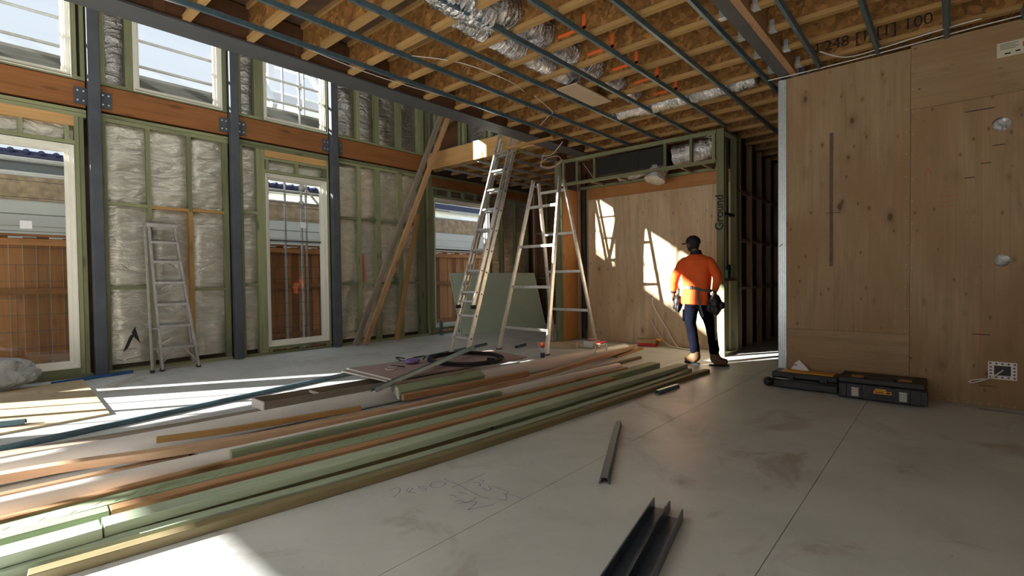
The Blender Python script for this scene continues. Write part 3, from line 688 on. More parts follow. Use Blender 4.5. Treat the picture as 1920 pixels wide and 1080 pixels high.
# wall above the tan beam
for a in (-8.5, -7.72, -7.60, -6.98, -6.85, -6.2): box('stud', a, a+0.07, 7.12, 7.2, 3.94, 5.6, M_green, WE)
box('board', -8.6, -5.2, 7.26, 7.28, 3.94, 5.7, M_darkw, WE)
foil_sheet(-7.53, -6.98, 3.95, 5.6, WE, M_foild, x=7.22, axis='X', amp=0.03, seed=90); foil_sheet(-6.78, -6.2, 3.95, 5.6, WE, M_foild, x=7.22, axis='X', amp=0.03, seed=91)
beam('brace', (-8.35, 7.08, 4.42), (-7.6, 7.08, 4.62), 0.04, 0.07, M_green, WE)
# corridor right of the alcove; shade put into dark timber and black boards
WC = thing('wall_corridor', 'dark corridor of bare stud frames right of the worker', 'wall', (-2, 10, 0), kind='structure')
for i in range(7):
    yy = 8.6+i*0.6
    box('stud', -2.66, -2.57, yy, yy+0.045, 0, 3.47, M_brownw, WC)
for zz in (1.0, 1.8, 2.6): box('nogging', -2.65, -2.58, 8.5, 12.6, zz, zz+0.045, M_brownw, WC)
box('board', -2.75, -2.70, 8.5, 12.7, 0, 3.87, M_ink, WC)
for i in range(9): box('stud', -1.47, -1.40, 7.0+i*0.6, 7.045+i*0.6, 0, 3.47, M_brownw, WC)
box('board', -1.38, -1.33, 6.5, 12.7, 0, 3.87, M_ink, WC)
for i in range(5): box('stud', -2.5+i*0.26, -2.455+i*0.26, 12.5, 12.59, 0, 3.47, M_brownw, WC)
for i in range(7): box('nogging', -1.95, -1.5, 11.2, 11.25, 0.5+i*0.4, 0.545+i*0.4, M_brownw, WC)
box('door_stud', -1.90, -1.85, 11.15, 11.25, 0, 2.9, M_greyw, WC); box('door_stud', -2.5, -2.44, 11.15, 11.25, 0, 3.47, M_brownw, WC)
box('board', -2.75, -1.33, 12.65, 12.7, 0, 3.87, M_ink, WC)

# ================================================================== CEILING
CE = thing('ceiling', 'open ceiling of timber joists, strand board webs and metal battens', 'ceiling', (-3, 4, 3.5), kind='structure')
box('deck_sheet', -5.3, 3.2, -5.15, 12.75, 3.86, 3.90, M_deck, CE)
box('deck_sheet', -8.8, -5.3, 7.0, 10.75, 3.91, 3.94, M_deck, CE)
for (a_, b_, c_, d_) in ((-8.85, -6.5, -5.15, 7.3), (-5.35, -5.0, -5.15, 7.3), (-6.5, -5.35, -5.15, -3.5), (-6.5, -5.35, 5.0, 7.3)): box('unseen_void_roof', a_, b_, c_, d_, 5.70, 5.8, M_deck, CE)  # unseen roof; its opening is added to let skylight down the void
for k in range(9): box('added_opening_rafter', -6.5, -5.35, -3.0+k*1.1, -2.955+k*1.1, 5.70, 5.82, M_pine, CE)
box('unseen_upper_wall', -5.1, -5.05, -5.15, 7.3, 3.90, 5.7, M_nwhite, CE)  # unseen wall added as a light block, pale to bounce light down
ZJ = 3.512
M_bounce = mat('white_bounce_board', (0.82, 0.82, 0.80), 0.8)
box('unseen_bounce_lining', -4.95, 1.6, -5.0, 0.1, 3.44, 3.455, M_bounce, CE)  # added unseen white lining that bounces light onto the front floor
proto = {}
def joist(x0, x1, yc, z=ZJ, top=3.858):
    key = (round(x1-x0, 3), round(z, 3), round(top, 3)); L = (x1-x0)/2; cx = (x0+x1)/2
    if key not in proto:
        w_ = obj('joist_web', bverts(L, 0.006, (top-z-0.08)/2), BF, M_osb, CE, mtx=Matrix.Translation((cx, yc, (z+top)/2)))
        f_ = obj('joist_flange', bverts(L, 0.031, 0.0215), BF, M_pine, CE, mtx=Matrix.Translation((cx, yc, z+0.0215)))
        proto[key] = (w_, f_)
        g_ = f_.copy(); g_.location = (cx, yc, top-0.0215); COL.objects.link(g_)
    else:
        w_, f_ = proto[key]
        a = w_.copy(); a.location = (cx, yc, (z+top)/2); COL.objects.link(a)
        for zz in (z+0.0215, top-0.0215): b = f_.copy(); b.location = (cx, yc, zz); COL.objects.link(b)
JY = [1.958+0.5257*k for k in range(-8, 21)]
for yy in JY:
    if yy < 0.15: continue
    if yy < 7.75: joist(-5.0, -1.48, yy)
    else: joist(-5.55, -1.48, yy)
    if yy < 6.9: joist(-1.29, 3.05, yy+0.03)
for k in range(7): joist(-8.57, -5.35, 7.2+0.5*k, 3.60, 3.905)
# hangers either side of the second steel beam
hz = None
for yy in JY:
    for (xx, d) in ((-1.52, 0), (-1.25, 0.03)):
        if yy+d > 7.2: continue
        if hz is None:
            mb = MB(); mb.box(-0.02, 0.02, -0.034, -0.031, 0, 0.10); mb.box(-0.02, 0.02, 0.031, 0.034, 0, 0.10); mb.box(-0.03, 0.03, -0.036, 0.036, -0.003, 0)
            hz = mb.build('joist_hanger', M_stud, CE); hz.matrix_basis = Matrix.Translation((xx, yy+d, ZJ)); 
        else:
            h2 = hz.copy(); h2.location = (xx, yy+d, ZJ); COL.objects.link(h2)
# metal battens
def furring(x, y0, y1, z=3.492, m=M_galv, nm='metal_batten', parent=CE):
    pr = [(-0.028, 0.018), (-0.020, 0.018), (-0.012, -0.018), (0.012, -0.018), (0.020, 0.018), (0.028, 0.018), (0.028, 0.015), (0.022, 0.015), (0.014, -0.021), (-0.014, -0.021), (-0.022, 0.015), (-0.028, 0.015)]
    return extrude_profile(nm, pr, (x, y0, z), (x, y1, z), m, parent)
for x, ye in ((-4.64, 7.79), (-4.13, 7.79), (-3.60, 7.79), (-3.07, 7.79), (-2.55, 7.79), (-2.06, 12.4), (-1.60, 12.4), (-1.07, 6.34), (-0.56, 6.34), (-0.035, 6.34), (0.48, 6.34), (1.0, 6.34), (1.5, 6.34)):
    furring(x, -5.0, ye)
for x in (-8.05, -7.55, -7.05, -6.5, -5.95, -5.42): furring(x, 7.03, 10.5, 3.572, M_stud)
# main steel beam beside the void
t = thing('steel_beam', 'long dark grey steel beam edging the tall void', 'beam', (-5.15, 3, 3.5), kind='structure')
mb = MB(); mb.box(-5.30, -4.99, -5.0, 7.79, 3.492, 3.512); mb.box(-5.16, -5.14, -5.0, 7.79, 3.512, 3.84); mb.box(-5.30, -5.05, -5.0, 7.79, 3.84, 3.86)
mb.build('beam_flanges', M_steel, t)
box('timber_packer', -5.05, -5.02, -5.0, 7.79, 3.513, 3.84, M_darkw, t)
for k in range(12): box('web_stiffener', -5.045, -5.015, 0.6+k*0.6, 0.68+k*0.6, 3.513, 3.84, M_darkw, t)
t = thing('steel_beam', 'short dark grey steel beam with timber edge above the zinc stud', 'beam', (-1.41, 3, 3.5), kind='structure')
box('beam_flanges', -1.475, -1.365, -5.0, 6.45, 3.490, 3.86, M_steel, t); box('timber_packer', -1.362, -1.298, -5.0, 6.45, 3.490, 3.86, M_orange, t)
t = thing('tan_beam', 'tan laminated timber beam crossing behind the tall ladder', 'beam', (-7, 6.98, 3.6), kind='structure')
box('timber', -8.54, -5.31, 6.955, 7.02, 3.59, 3.94, M_lvl2, t)
box('steel_plate', -8.54, -5.31, 6.95, 7.03, 3.941, 3.949, M_galv, t)
beam('timber_block', (-5.75, 6.45, 3.51), (-4.75, 6.45, 3.51), 0.07, 0.035, M_pine, CE)
bpy.data.objects['timber_block'].location.z = 3.472
box('board_offcut', -3.56, -3.27, 4.90, 5.70, 3.495, 3.511, M_board, CE)
# orange spray marks on the webs
for k in range(4, 9):
    yy = JY[8+k-2]-0.0075 if False else 1.958+0.5257*k-0.0075
    mb = MB(); mb.box(-2.92, -2.60, yy-0.001, yy, 3.60, 3.63); mb.box(-2.64, -2.60, yy-0.001, yy, 3.60, 3.74)
    mb.build('spray_mark', M_spray, CE)
tx = bpy.data.curves.new('stencil_print', 'FONT'); tx.body = 'N 248 [1][1] 100'; tx.size = 0.15; tx.extrude = 0.0004; tx.materials.append(M_ink)
o = bpy.data.objects.new('stencil_print', tx); o.matrix_basis = Matrix.Translation((-1.17, 1.958+0.5257*8+0.03-0.0085, 3.60)) @ Matrix(((1, 0, 0), (0, 0, -1), (0, 1, 0))).to_4x4(); link(o, CE)
# ducts in the ceiling
foil_duct('large silver duct dropping below the joists at the top of the picture', [(-3.05, 2.35, 3.74), (-3.12, 2.75, 3.66), (-3.12, 3.15, 3.66), (-3.10, 3.35, 3.72)], 0.19, amp=0.2)
foil_duct('silver duct threaded through the joists beside the orange spray marks', [(-3.08, 3.3, 3.70), (-3.12, 4.2, 3.71), (-3.15, 5.1, 3.71), (-3.18, 6.1, 3.71)], 0.145)
foil_duct('silver duct lying across the joist bay in front of the bulkhead', [(-3.62, 6.42, 3.64), (-2.9, 6.44, 3.63), (-2.2, 6.44, 3.63), (-1.75, 6.44, 3.65)], 0.145)
foil_duct('pale silver duct running beside the threaded duct', [(-3.40, 3.15, 3.66), (-3.42, 4.2, 3.64), (-3.45, 5.2, 3.66)], 0.11)
# loose cables
def cable(name, label, pts, m=M_wcable, r=0.006, group='loose electrical cables'):
    o = tube(name, spline(pts, 10), r, m, None, 6); return tag(o, label, 'cable', group)
cable('ceiling_cable', 'white cable sagging from joists above the tall ladder', [(-4.9, 6.9, 3.52), (-5.2, 7.0, 3.38), (-5.5, 7.1, 3.42), (-5.6, 7.3, 3.5)])
cable('ceiling_cable', 'coiled pink cable hanging near the top of the tall ladder', [(-5.55, 7.25, 3.52), (-5.6, 7.2, 3.3), (-5.4, 7.2, 3.22), (-5.2, 7.25, 3.28), (-5.25, 7.25, 3.4), (-5.5, 7.2, 3.38), (-5.6, 7.2, 3.26), (-5.35, 7.2, 3.2), (-5.15, 7.25, 3.33)], M_pcable, 0.008)
cable('ceiling_cable', 'white cable pair running under the joists beside the steel beam', [(-4.75, 0.8, 3.50), (-4.72, 2.0, 3.52), (-4.78, 3.2, 3.50), (-4.70, 4.6, 3.52)], M_wcable, 0.005)
cable('ceiling_cable', 'thin white cable drooping between battens mid ceiling', [(-4.2, 3.0, 3.50), (-3.9, 3.6, 3.52), (-3.75, 4.2, 3.47), (-3.9, 4.7, 3.51)], M_wcable, 0.005)
cable('ceiling_cable', 'thin white cable drooping under joists before the bulkhead', [(-3.9, 4.9, 3.51), (-4.0, 5.4, 3.46), (-4.2, 5.6, 3.5), (-4.6, 5.9, 3.51)], M_wcable, 0.005)
cable('ceiling_cable', 'white cable clipped along the top of the right plywood wall', [(-1.6, 6.30, 3.48), (-1.2, 6.30, 3.475), (-0.5, 6.30, 3.48), (0.2, 6.30, 3.50), (0.9, 6.3, 3.5)], M_wcable, 0.006)
cable('ceiling_cable', 'wavy cable drooping from joists over the right plywood wall', [(-1.0, 5.9, 3.50), (-0.8, 6.1, 3.45), (-0.5, 6.2, 3.49), (-0.1, 6.15, 3.50), (0.2, 6.1, 3.49)], M_wcable, 0.006)
cable('wall_cable', 'upper white cable falling from the alcove wall to the floor', [(-4.02, 8.40, 0.86), (-3.98, 8.35, 0.70), (-3.75, 8.33, 0.35), (-3.5, 8.25, 0.03), (-3.2, 8.1, 0.012)], M_wcable, 0.010, 'cables at the alcove wall')
cable('wall_cable', 'lower white cable falling from the alcove wall behind the red box', [(-4.05, 8.40, 0.46), (-3.95, 8.35, 0.30), (-3.7, 8.28, 0.06), (-3.4, 8.2, 0.012), (-3.1, 8.05, 0.012)], M_wcable, 0.010, 'cables at the alcove wall')
cable('wall_cable', 'bundle of dark cables hanging in the slot left of the alcove', [(-5.47, 8.5, 3.3), (-5.48, 8.48, 2.0), (-5.46, 8.5, 1.2), (-5.49, 8.5, 0.2)], M_rubber, 0.02, 'cables at the alcove wall')

# ================================================================== TIMBER STACK
def stick(name, label, p0, p1, wd, h, z0, m, cat='timber', group='loose timbers stacked on the floor', ed=0.003, nm=None):
    # p0/p1: floor position of the near (right-hand) top edge; width goes to the left (-X)
    d = (Vector(p1)-Vector(p0)).normalized(); n = Vector((-d.y, d.x))
    a = Vector(p0)+n*wd/2; b = Vector(p1)+n*wd/2
    o = beam(name, (a.x, a.y, z0+h/2), (b.x, b.y, z0+h/2), wd, h, m); bevel(o, ed)
    return tag(o, label, cat, group)
def bent(name, label, P, wd, h, z0, m, group='loose timbers stacked on the floor', cat='timber'):
    # gently bowed stick through near top-edge floor points P
    pts = spline([(p[0], p[1], 0) for p in P], 8); V = []; F = []
    c = Vector((sum(p.x for p in pts)/len(pts), sum(p.y for p in pts)/len(pts), z0+h/2))
    d0 = (pts[-1]-pts[0]).normalized(); mt = frame_m(pts[0], pts[-1]); mt.translation = c; inv = mt.inverted()
    for i, p in enumerate(pts):
        d = (pts[min(i+1, len(pts)-1)]-pts[max(i-1, 0)]).normalized(); n = Vector((-d.y, d.x, 0))
        for a, b in ((0, 0), (0, h), (wd, h), (wd, 0)): V.append(inv @ (Vector((p.x, p.y, z0+b))+n*a))
    k = len(pts)
    for i in range(k-1):
        for j in range(4): F.append((i*4+j, i*4+(j+1) % 4, (i+1)*4+(j+1) % 4, (i+1)*4+j))
    F += [(3, 2, 1, 0), tuple((k-1)*4+j for j in range(4))]
    o = obj(name, V, F, m, None, False, mt); bevel(o, 0.003)
    return tag(o, label, cat, group)
bent('timber_length', 'outermost olive-edged timber on the open floor side of the stack', [(-2.837, 0.19), (-2.586, 2.066), (-2.44, 4.2), (-2.295, 6.417)], 0.07, 0.048, 0, M_olive)
bent('timber_length', 'bowed pale timber second from the open floor side', [(-3.02, -1.0), (-2.957, 0.12), (-2.673, 2.136), (-2.53, 4.3), (-2.47, 5.6), (-2.489, 6.33)], 0.075, 0.048, 0, M_mint)
bent('timber_length', 'olive timber lying under the long mint green one', [(-3.08, -1.2), (-2.99, 0.46), (-2.835, 2.24), (-2.80, 2.9)], 0.09, 0.05, 0, M_olive)
bent('timber_length', 'dark green timber under the far half of the long mint one', [(-2.815, 2.95), (-2.70, 4.4), (-2.585, 6.25)], 0.09, 0.05, 0, M_greenb)
bent('timber_length', 'long mint green timber on top, ending beside the worker', [(-2.978, 0.462), (-2.936, 0.911), (-2.799, 2.239), (-2.67, 4.2), (-2.538, 6.314)], 0.13, 0.05, 0.05, M_mint)
bent('timber_length', 'mint green timber butted to the near end of the long one', [(-3.10, -1.2), (-2.988, 0.122), (-2.966, 0.455)], 0.13, 0.05, 0.05, M_mint)
bent('timber_length', 'narrow orange-brown timber beside the mint green one', [(-3.165, 0.52), (-3.122, 0.971), (-2.972, 2.379), (-2.90, 3.7), (-2.835, 5.0)], 0.085, 0.10, 0, M_orange)
bent('timber_length', 'green-sided timber butted to the orange-brown one at lower left', [(-3.28, -1.0), (-3.20, 0.13), (-3.168, 0.515)], 0.085, 0.10, 0, M_greenb)
# sawn hatched plank with grooves
t = thing('sawn_plank', 'long grey-green plank with diagonal saw marks between orange timbers', 'plank', (-3.2, 3, 0))
P = [(-3.31, -1.0), (-3.262, 0.53), (-3.215, 1.01), (-3.064, 2.45), (-2.95, 4.2), (-2.866, 6.2)]
o = bent('board', '', P, 0.14, 0.10, 0, M_greenb); [o.pop(k_) for k_ in ('label', 'category', 'group') if k_ in o.keys()]
o.parent = t; o.matrix_parent_inverse = wm(t).inverted()
mb = MB(); sp_ = spline([(p[0], p[1], 0) for p in P], 40)
for i in range(20, len(sp_)-30, 3):
    p = sp_[i]; d = (sp_[i+1]-p).normalized(); n = Vector((-d.y, d.x, 0)); s = random.uniform(0.02, 0.05)
    a = p+n*random.uniform(0.01, 0.05); mb.bar((a.x, a.y, 0.1006), ((a+n*s+d*s*1.2).x, (a+n*s+d*s*1.2).y, 0.1006), 0.0025, 0.0012)
o = mb.build('saw_marks', M_olive, t); o['kind'] = 'stuff'
bent('timber_length', 'orange-brown timber between the sawn plank and the white pipe', [(-3.47, -1.2), (-3.41, 0.14), (-3.385, 1.07), (-3.245, 2.64), (-3.10, 4.3), (-3.0, 5.58)], 0.06, 0.115, 0, M_orange)
G = thing('timber_length', 'green treated timber lying on the near white pipe with a cut end', 'timber', (-3.4, 2.4, 0.06), 'loose timbers stacked on the floor')
o = beam('board', (-3.525, 1.20, 0.07), (-3.30, 3.56, 0.07), 0.05, 0.14, M_greenb, G); bevel(o, 0.004)
tube('knot', [(-3.40, 2.30, 0.095), (-3.393, 2.303, 0.095)], 0.018, M_brownw, G, 10)
def pipe(label, a, b, ro, group='white plastic pipes on the floor'):
    o = hollow('plastic_pipe', a, b, ro, ro-0.006, M_pipe); return tag(o, label, 'pipe', group)
pipe('white pipe running between the orange timbers, ending near the clamp', (-3.83, -1.2, 0.068), (-3.20, 5.69, 0.068), 0.066)
pipe('fat white pipe on the far side of the stack under the coil', (-4.50, -1.4, 0.082), (-3.945, 7.22, 0.082), 0.080)
bent('timber_length', 'pinkish dressed timber crossing the stack from the lower left edge', [(-4.25, -1.0), (-4.06, 0.30), (-3.82, 0.95), (-3.66, 1.6), (-3.56, 2.45)], 0.085, 0.05, 0.10, M_pink)
bent('timber_length', 'dressed timber rising over the pipe end with splintered orange tip', [(-3.66, 2.42), (-3.60, 4.38), (-3.68, 5.6), (-3.82, 7.0), (-3.90, 7.5)], 0.07, 0.05, 0.062, M_pink)
bent('timber_length', 'dark brown stained timber beside the near white pipe', [(-4.0, -1.2), (-3.90, 0.17), (-3.84, 0.95), (-3.83, 1.05)], 0.055, 0.09, 0, M_brownw)
bent('timber_length', 'yellow knotty timber lying against the fat white pipe', [(-4.02, 0.91), (-3.88, 1.3), (-3.72, 2.0), (-3.66, 2.25)], 0.035, 0.04, 0.155, M_pine)
bent('timber_length', 'short orange timber beside the grey-green block', [(-3.80, 2.78), (-3.70, 3.6), (-3.63, 4.4)], 0.05, 0.06, 0.112, M_orange)
bent('timber_length', 'splintered orange timber scrap at the far end of the stack', [(-3.80, 6.75), (-3.84, 7.2), (-3.90, 7.8)], 0.09, 0.035, 0, M_orange)
bent('timber_length', 'pale narrow timber lying under the dressed timber at the far end', [(-3.55, 4.8), (-3.50, 5.9), (-3.48, 6.9)], 0.06, 0.04, 0, M_greyw)
bent('timber_length', 'weathered grey timber strip under the tray at left', [(-5.10, -1.2), (-4.96, 0.22), (-4.80, 1.19), (-4.72, 2.1), (-4.66, 2.9)], 0.09, 0.04, 0, M_greyw)
bent('timber_length', 'second weathered grey timber strip outside the first', [(-5.20, -1.2), (-5.06, 0.22), (-4.90, 1.19), (-4.83, 2.0)], 0.09, 0.035, 0, M_greyw)
# grey-green block leaning on the pipe
t = thing('timber_block_pair', 'short grey-green timber block leaning on the fat pipe beside the sheet', 'block', (-3.95, 3.4, 0.1))
o = beam('block', (-3.99, 2.84, 0.155), (-3.93, 3.93, 0.155), 0.11, 0.09, M_greenb, t, upv=(0.5, 0, 1)); bevel(o, 0.004)
o = beam('block', (-4.09, 2.86, 0.185), (-4.03, 3.9, 0.185), 0.05, 0.09, M_greyw, t, upv=(0.5, 0, 1)); bevel(o, 0.004)
beam('cream_strip', (-3.945, 2.825, 0.10), (-3.975, 2.83, 0.21), 0.012, 0.03, M_wedge, t)
# shallow timber tray
t = thing('timber_tray', 'long shallow timber box open on top at the left of the stack', 'box', (-4.8, 2.5, 0.04))
A = Vector((-5.01, 1.91)); B = Vector((-4.74, 1.91)); C_ = Vector((-4.60, 3.5)); D = Vector((-4.88, 3.5))
def tb(nm, a, b, m, z0=0.045, z1=0.125): return beam(nm, (a.x, a.y, (z0+z1)/2), (b.x, b.y, (z0+z1)/2), 0.018, z1-z0, m, t)
tb('side', B, C_, M_greyw); tb('side', A, D, M_greyw); tb('end', A, B, M_wedge); tb('end', D, C_, M_greyw)
tb('divider', Vector((-4.955, 2.45)), Vector((-4.69, 2.45)), M_wedge, 0.09, 0.11)
obj('base', [(A.x, A.y, 0.046), (B.x, B.y, 0.046), (C_.x, C_.y, 0.046), (D.x, D.y, 0.046), (A.x, A.y, 0.05), (B.x, B.y, 0.05), (C_.x, C_.y, 0.05), (D.x, D.y, 0.05)], [(3, 2, 1, 0), (4, 5, 6, 7), (0, 1, 5, 4), (1, 2, 6, 5), (2, 3, 7, 6), (3, 0, 4, 7)], M_darkw, t)
tube('screw', [(-4.735, 1.905, 0.03), (-4.73, 1.90, 0.055)], 0.01, M_stud, t)
# mauve sheets
def slab(nm, P, z0, z1, m, parent=None):
    n = len(P); V = [(x, y, z0) for x, y in P]+[(x, y, z1) for x, y in P]
    return obj(nm, V, [tuple(reversed(range(n))), tuple(range(n, 2*n))]+[(i, (i+1) % n, n+(i+1) % n, n+i) for i in range(n)], m, parent)
t = thing('wall_board_sheets', 'two mauve wallboard sheets with white edges stacked under the coil', 'board', (-4.9, 4.0, 0.15))
slab('sheet', [(-5.32, 3.02), (-4.42, 3.02), (-4.22, 5.0), (-5.05, 5.1)], 0.172, 0.184, M_mauve, t)
slab('sheet', [(-5.36, 3.12), (-4.40, 3.07), (-4.20, 5.05), (-5.0, 5.2)], 0.186, 0.198, M_mauve, t)
beam('white_edge', (-5.32, 3.018, 0.178), (-4.42, 3.018, 0.178), 0.006, 0.012, M_wedge, t)
beam('white_edge', (-5.36, 3.116, 0.192), (-4.40, 3.066, 0.192), 0.012, 0.014, M_wedge, t)
box('support_batten', -5.2, -5.12, 3.3, 5.0, 0.0, 0.171, M_greyw, t)
# coil of black poly pipe
t = thing('poly_pipe_coil', 'coil of black flexible pipe lying on the mauve sheets', 'coil', (-4.62, 4.35, 0.2))
for j, (rx, ry, zz) in enumerate(((0.50, 0.45, 0.212), (0.47, 0.43, 0.214), (0.49, 0.455, 0.236), (0.455, 0.42, 0.238))):
    P = [(-4.64+rx*math.cos(q*PI/24+j)+0.01*math.sin(q*0.8+j), 4.36+ry*math.sin(q*PI/24+j), zz+0.003*math.sin(q*0.6)) for q in range(48)]
    P.append(P[0]); tube('loop', P, 0.0125, M_rubber, t, 8)
box('tie', -4.23, -4.15, 4.33, 4.37, 0.2, 0.275, M_black, t)
# metal battens on the floor
def floor_batten(label, a, b, m=M_galv, z=0.022, group='metal battens lying about', flip=1, w_=1.0):
    pr = [(-0.035*w_, -0.018*flip), (-0.026*w_, -0.018*flip), (-0.016*w_, 0.018*flip), (0.016*w_, 0.018*flip), (0.026*w_, -0.018*flip), (0.035*w_, -0.018*flip), (0.035*w_, -0.015*flip), (0.028*w_, -0.015*flip), (0.018*w_, 0.021*flip), (-0.018*w_, 0.021*flip), (-0.028*w_, -0.015*flip), (-0.035*w_, -0.015*flip)]
    if flip > 0: pr = pr[::-1]
    o = extrude_profile('metal_batten', pr, (a[0], a[1], a[2] if len(a) > 2 else z), (b[0], b[1], b[2] if len(b) > 2 else z), m)
    return tag(o, label, 'batten', group)
floor_batten('long blue metal batten running along the far side of the stack', (-5.02, -1.2), (-6.46, 6.6))
floor_batten('blue metal batten lying across the mauve sheets and coil', (-3.99, 2.58, 0.225), (-4.89, 4.74, 0.30))
floor_batten('single short metal batten lying alone in the middle of the open floor', (-1.55, 2.58), (-2.07, 3.68), M_galvd)
floor_batten('stub of blue metal batten touching the outermost timber', (-2.31, 4.92), (-2.27, 5.35), M_galv)
floor_batten('stub of metal batten between the feet of the ladders', (-5.74, 6.62), (-5.84, 6.98), M_galv)
floor_batten('flat bright blue metal strip on the floor by the first post', (-8.22, 0.82), (-8.42, 1.66), plain_var('bright_blue_film', (0.03, 0.12, 0.30), 0.4, 0.3), 0.02)
floor_batten('blue metal batten leaning at the corner of the back window', (-8.34, 7.12, 0.30), (-8.12, 6.94, 0.03))
floor_batten('teal metal batten end lying at the left edge on the plywood', (-6.4, -0.6), (-6.05, 0.43), M_galv, 0.045)
# double track profiles in the foreground
for lb, a, b in (('left-lying dark steel track of the pair in the foreground', (-0.93, 1.35), (-1.15, 2.50)), ('right-lying dark steel track of the pair in the foreground', (-0.83, 1.35), (-1.06, 2.45))):
    a = Vector(a); b = Vector(b)
    pr = [(-0.045, 0.0), (0.045, 0.0), (0.045, 0.055), (0.038, 0.055), (0.038, 0.003), (-0.038, 0.003), (-0.038, 0.055), (-0.045, 0.055)]
    o = extrude_profile('steel_track', pr, (a.x, a.y, 0.001), (b.x, b.y, 0.001), M_galvd); tag(o, lb, 'steel track', 'dark steel tracks in the foreground')
# plywood sheet on the floor at left
o = slab('plywood_sheet', [(-8.25, 1.12), (-5.93, 0.985), (-5.80, -0.4), (-8.1, -0.3)], 0.001, 0.02, M_board); tag(o, 'pale plywood sheet lying on the floor by the left window', 'board')

# ================================================================== LADDERS
def lad_side(mb, a, b, wd, h, upv): mb.bar(a, b, wd, h, upv)
t = thing('extension_ladder', 'tall aluminium extension ladder leaning against the tan beam', 'ladder', (-6, 5.4, 0))
base = Vector((-5.98, 5.42, 0.02)); topp = Vector((-6.06, 6.90, 4.02)); dr = (topp-base).normalized(); xa = Vector((1, 0, 0)); nf = xa.cross(dr).normalized()
if nf.y > 0: nf = -nf
def rail(a0, s0, s1, half, off, nm, wd=0.028, h=0.075):
    p0 = base+dr*s0+xa*half+nf*off; p1 = base+dr*s1+xa*half+nf*off
    mb = MB(); m = frame_m(p0, p1, nf); L = (p1-p0).length/2; sg = 1 if half > 0 else -1
    # channel section: web outside, flanges inwards
    for (y0, y1, z0, z1) in ((0, 0.006, -h/2, h/2), (-0.022, 0, -h/2, -h/2+0.006), (-0.022, 0, h/2-0.006, h/2)):
        yy0, yy1 = (y0, y1)
        side = m.to_3x3() @ Vector((0, 1, 0)); fl = 1 if side.x*sg > 0 else -1
        c = [m @ Vector((sx, fl*(yy0 if sy < 0 else yy1), z0 if sz < 0 else z1)) for sx in (-L, L) for sy in (-1, 1) for sz in (-1, 1)]
        mb.add(c, BF)
    o = mb.build(nm, M_alu, t)
    return p0, p1
for hf in (-0.20, 0.20): rail(0, 0.0, 4.02, hf, -0.045, 'base_rail')
for hf in (-0.175, 0.175): rail(0, 0.80, 4.25, hf, 0.045, 'fly_rail', h=0.07)
for k in range(10): 
    s = 0.28+k*0.38; p = base+dr*s-nf*0.045; q = MB(); q.bar(p-xa*0.20, p+xa*0.20, 0.032, 0.028, nf); q.build('rung', M_alu, t)
for s in [0.88]+[1.04+0.38*k for k in range(9)]:
     p = base+dr*s+nf*0.045; q = MB(); q.bar(p-xa*0.175, p+xa*0.175, 0.032, 0.03, nf); q.build('rung', M_alu, t)
mb = MB()
for k in range(10):
    p = base+dr*(0.28+k*0.38)+xa*0.207-nf*0.045; mb.tube([p, p+xa*0.004], 0.014, 10)
for k in range(9):
    p = base+dr*(1.04+k*0.38)+xa*0.182+nf*0.045; mb.tube([p, p+xa*0.004], 0.013, 10)
mb.build('rung_plugs', M_ink, t)
for hf in (-0.175, 0.175):
    p = base+dr*0.79+xa*hf+nf*0.045; o = obj('rubber_foot', bverts(0.02, 0.045, 0.03, p), BF, M_rubber, t)
    p = base+xa*(hf*1.14)-nf*0.045+dr*0.01; o = obj('rubber_foot', bverts(0.02, 0.04, 0.02, p), BF, M_rubber, t)
for s0 in (1.05, 1.35):
    p = base+dr*s0+xa*-0.13+nf*0.03; mb = MB(); mb.bar(p, p+dr*0.22+nf*0.03, 0.03, 0.02); mb.bar(p+dr*0.2, p+dr*0.1-nf*0.06, 0.02, 0.02); mb.build('rung_lock', M_aluo, t)
# trestle
t = thing('trestle_ladder', 'wide aluminium trestle ladder standing open beside the tall ladder', 'ladder', (-5.3, 7.0, 0))
FL, FR = Vector((-5.89, 6.33, 0)), Vector((-4.82, 6.30, 0)); BL, BR = Vector((-5.74, 7.72, 0)), Vector((-4.78, 7.72, 0))
TL, TR = Vector((-5.60, 6.98, 2.97)), Vector((-5.02, 6.98, 2.97)); TL2, TR2 = Vector((-5.55, 7.06, 2.93)), Vector((-5.0, 7.06, 2.93))
def seg(nm, a, b, wd, h, upv=(0, 1, 0), m=M_alu): 
    o = beam(nm, a, b, wd, h, m, t, upv); bevel(o, 0.004); return o
seg('front_stile', FL, TL, 0.035, 0.075); seg('front_stile', FR, TR, 0.035, 0.075)
seg('rear_stile', BL, TL2, 0.035, 0.07); seg('rear_stile', BR, TR2, 0.035, 0.07)
for f in (0.13, 0.365, 0.60, 0.835):
    seg('front_tread', FL.lerp(TL, f), FR.lerp(TR, f), 0.03, 0.05, (0, 0, 1)) 
for f in (0.22, 0.46, 0.69, 0.94):
    seg('rear_tread', BL.lerp(TL2, f), BR.lerp(TR2, f), 0.03, 0.05, (0, 0, 1))
for p in (TL, TR): tube('hinge_bolt', [p+Vector((-0.03, 0.04, -0.1)), p+Vector((0.03, 0.04, -0.1))], 0.016, M_aluo, t)
for p in (FL, FR, BL, BR): obj('foot', bverts(0.035, 0.045, 0.012, p+Vector((0, 0, 0.012))), BF, M_rust, t)
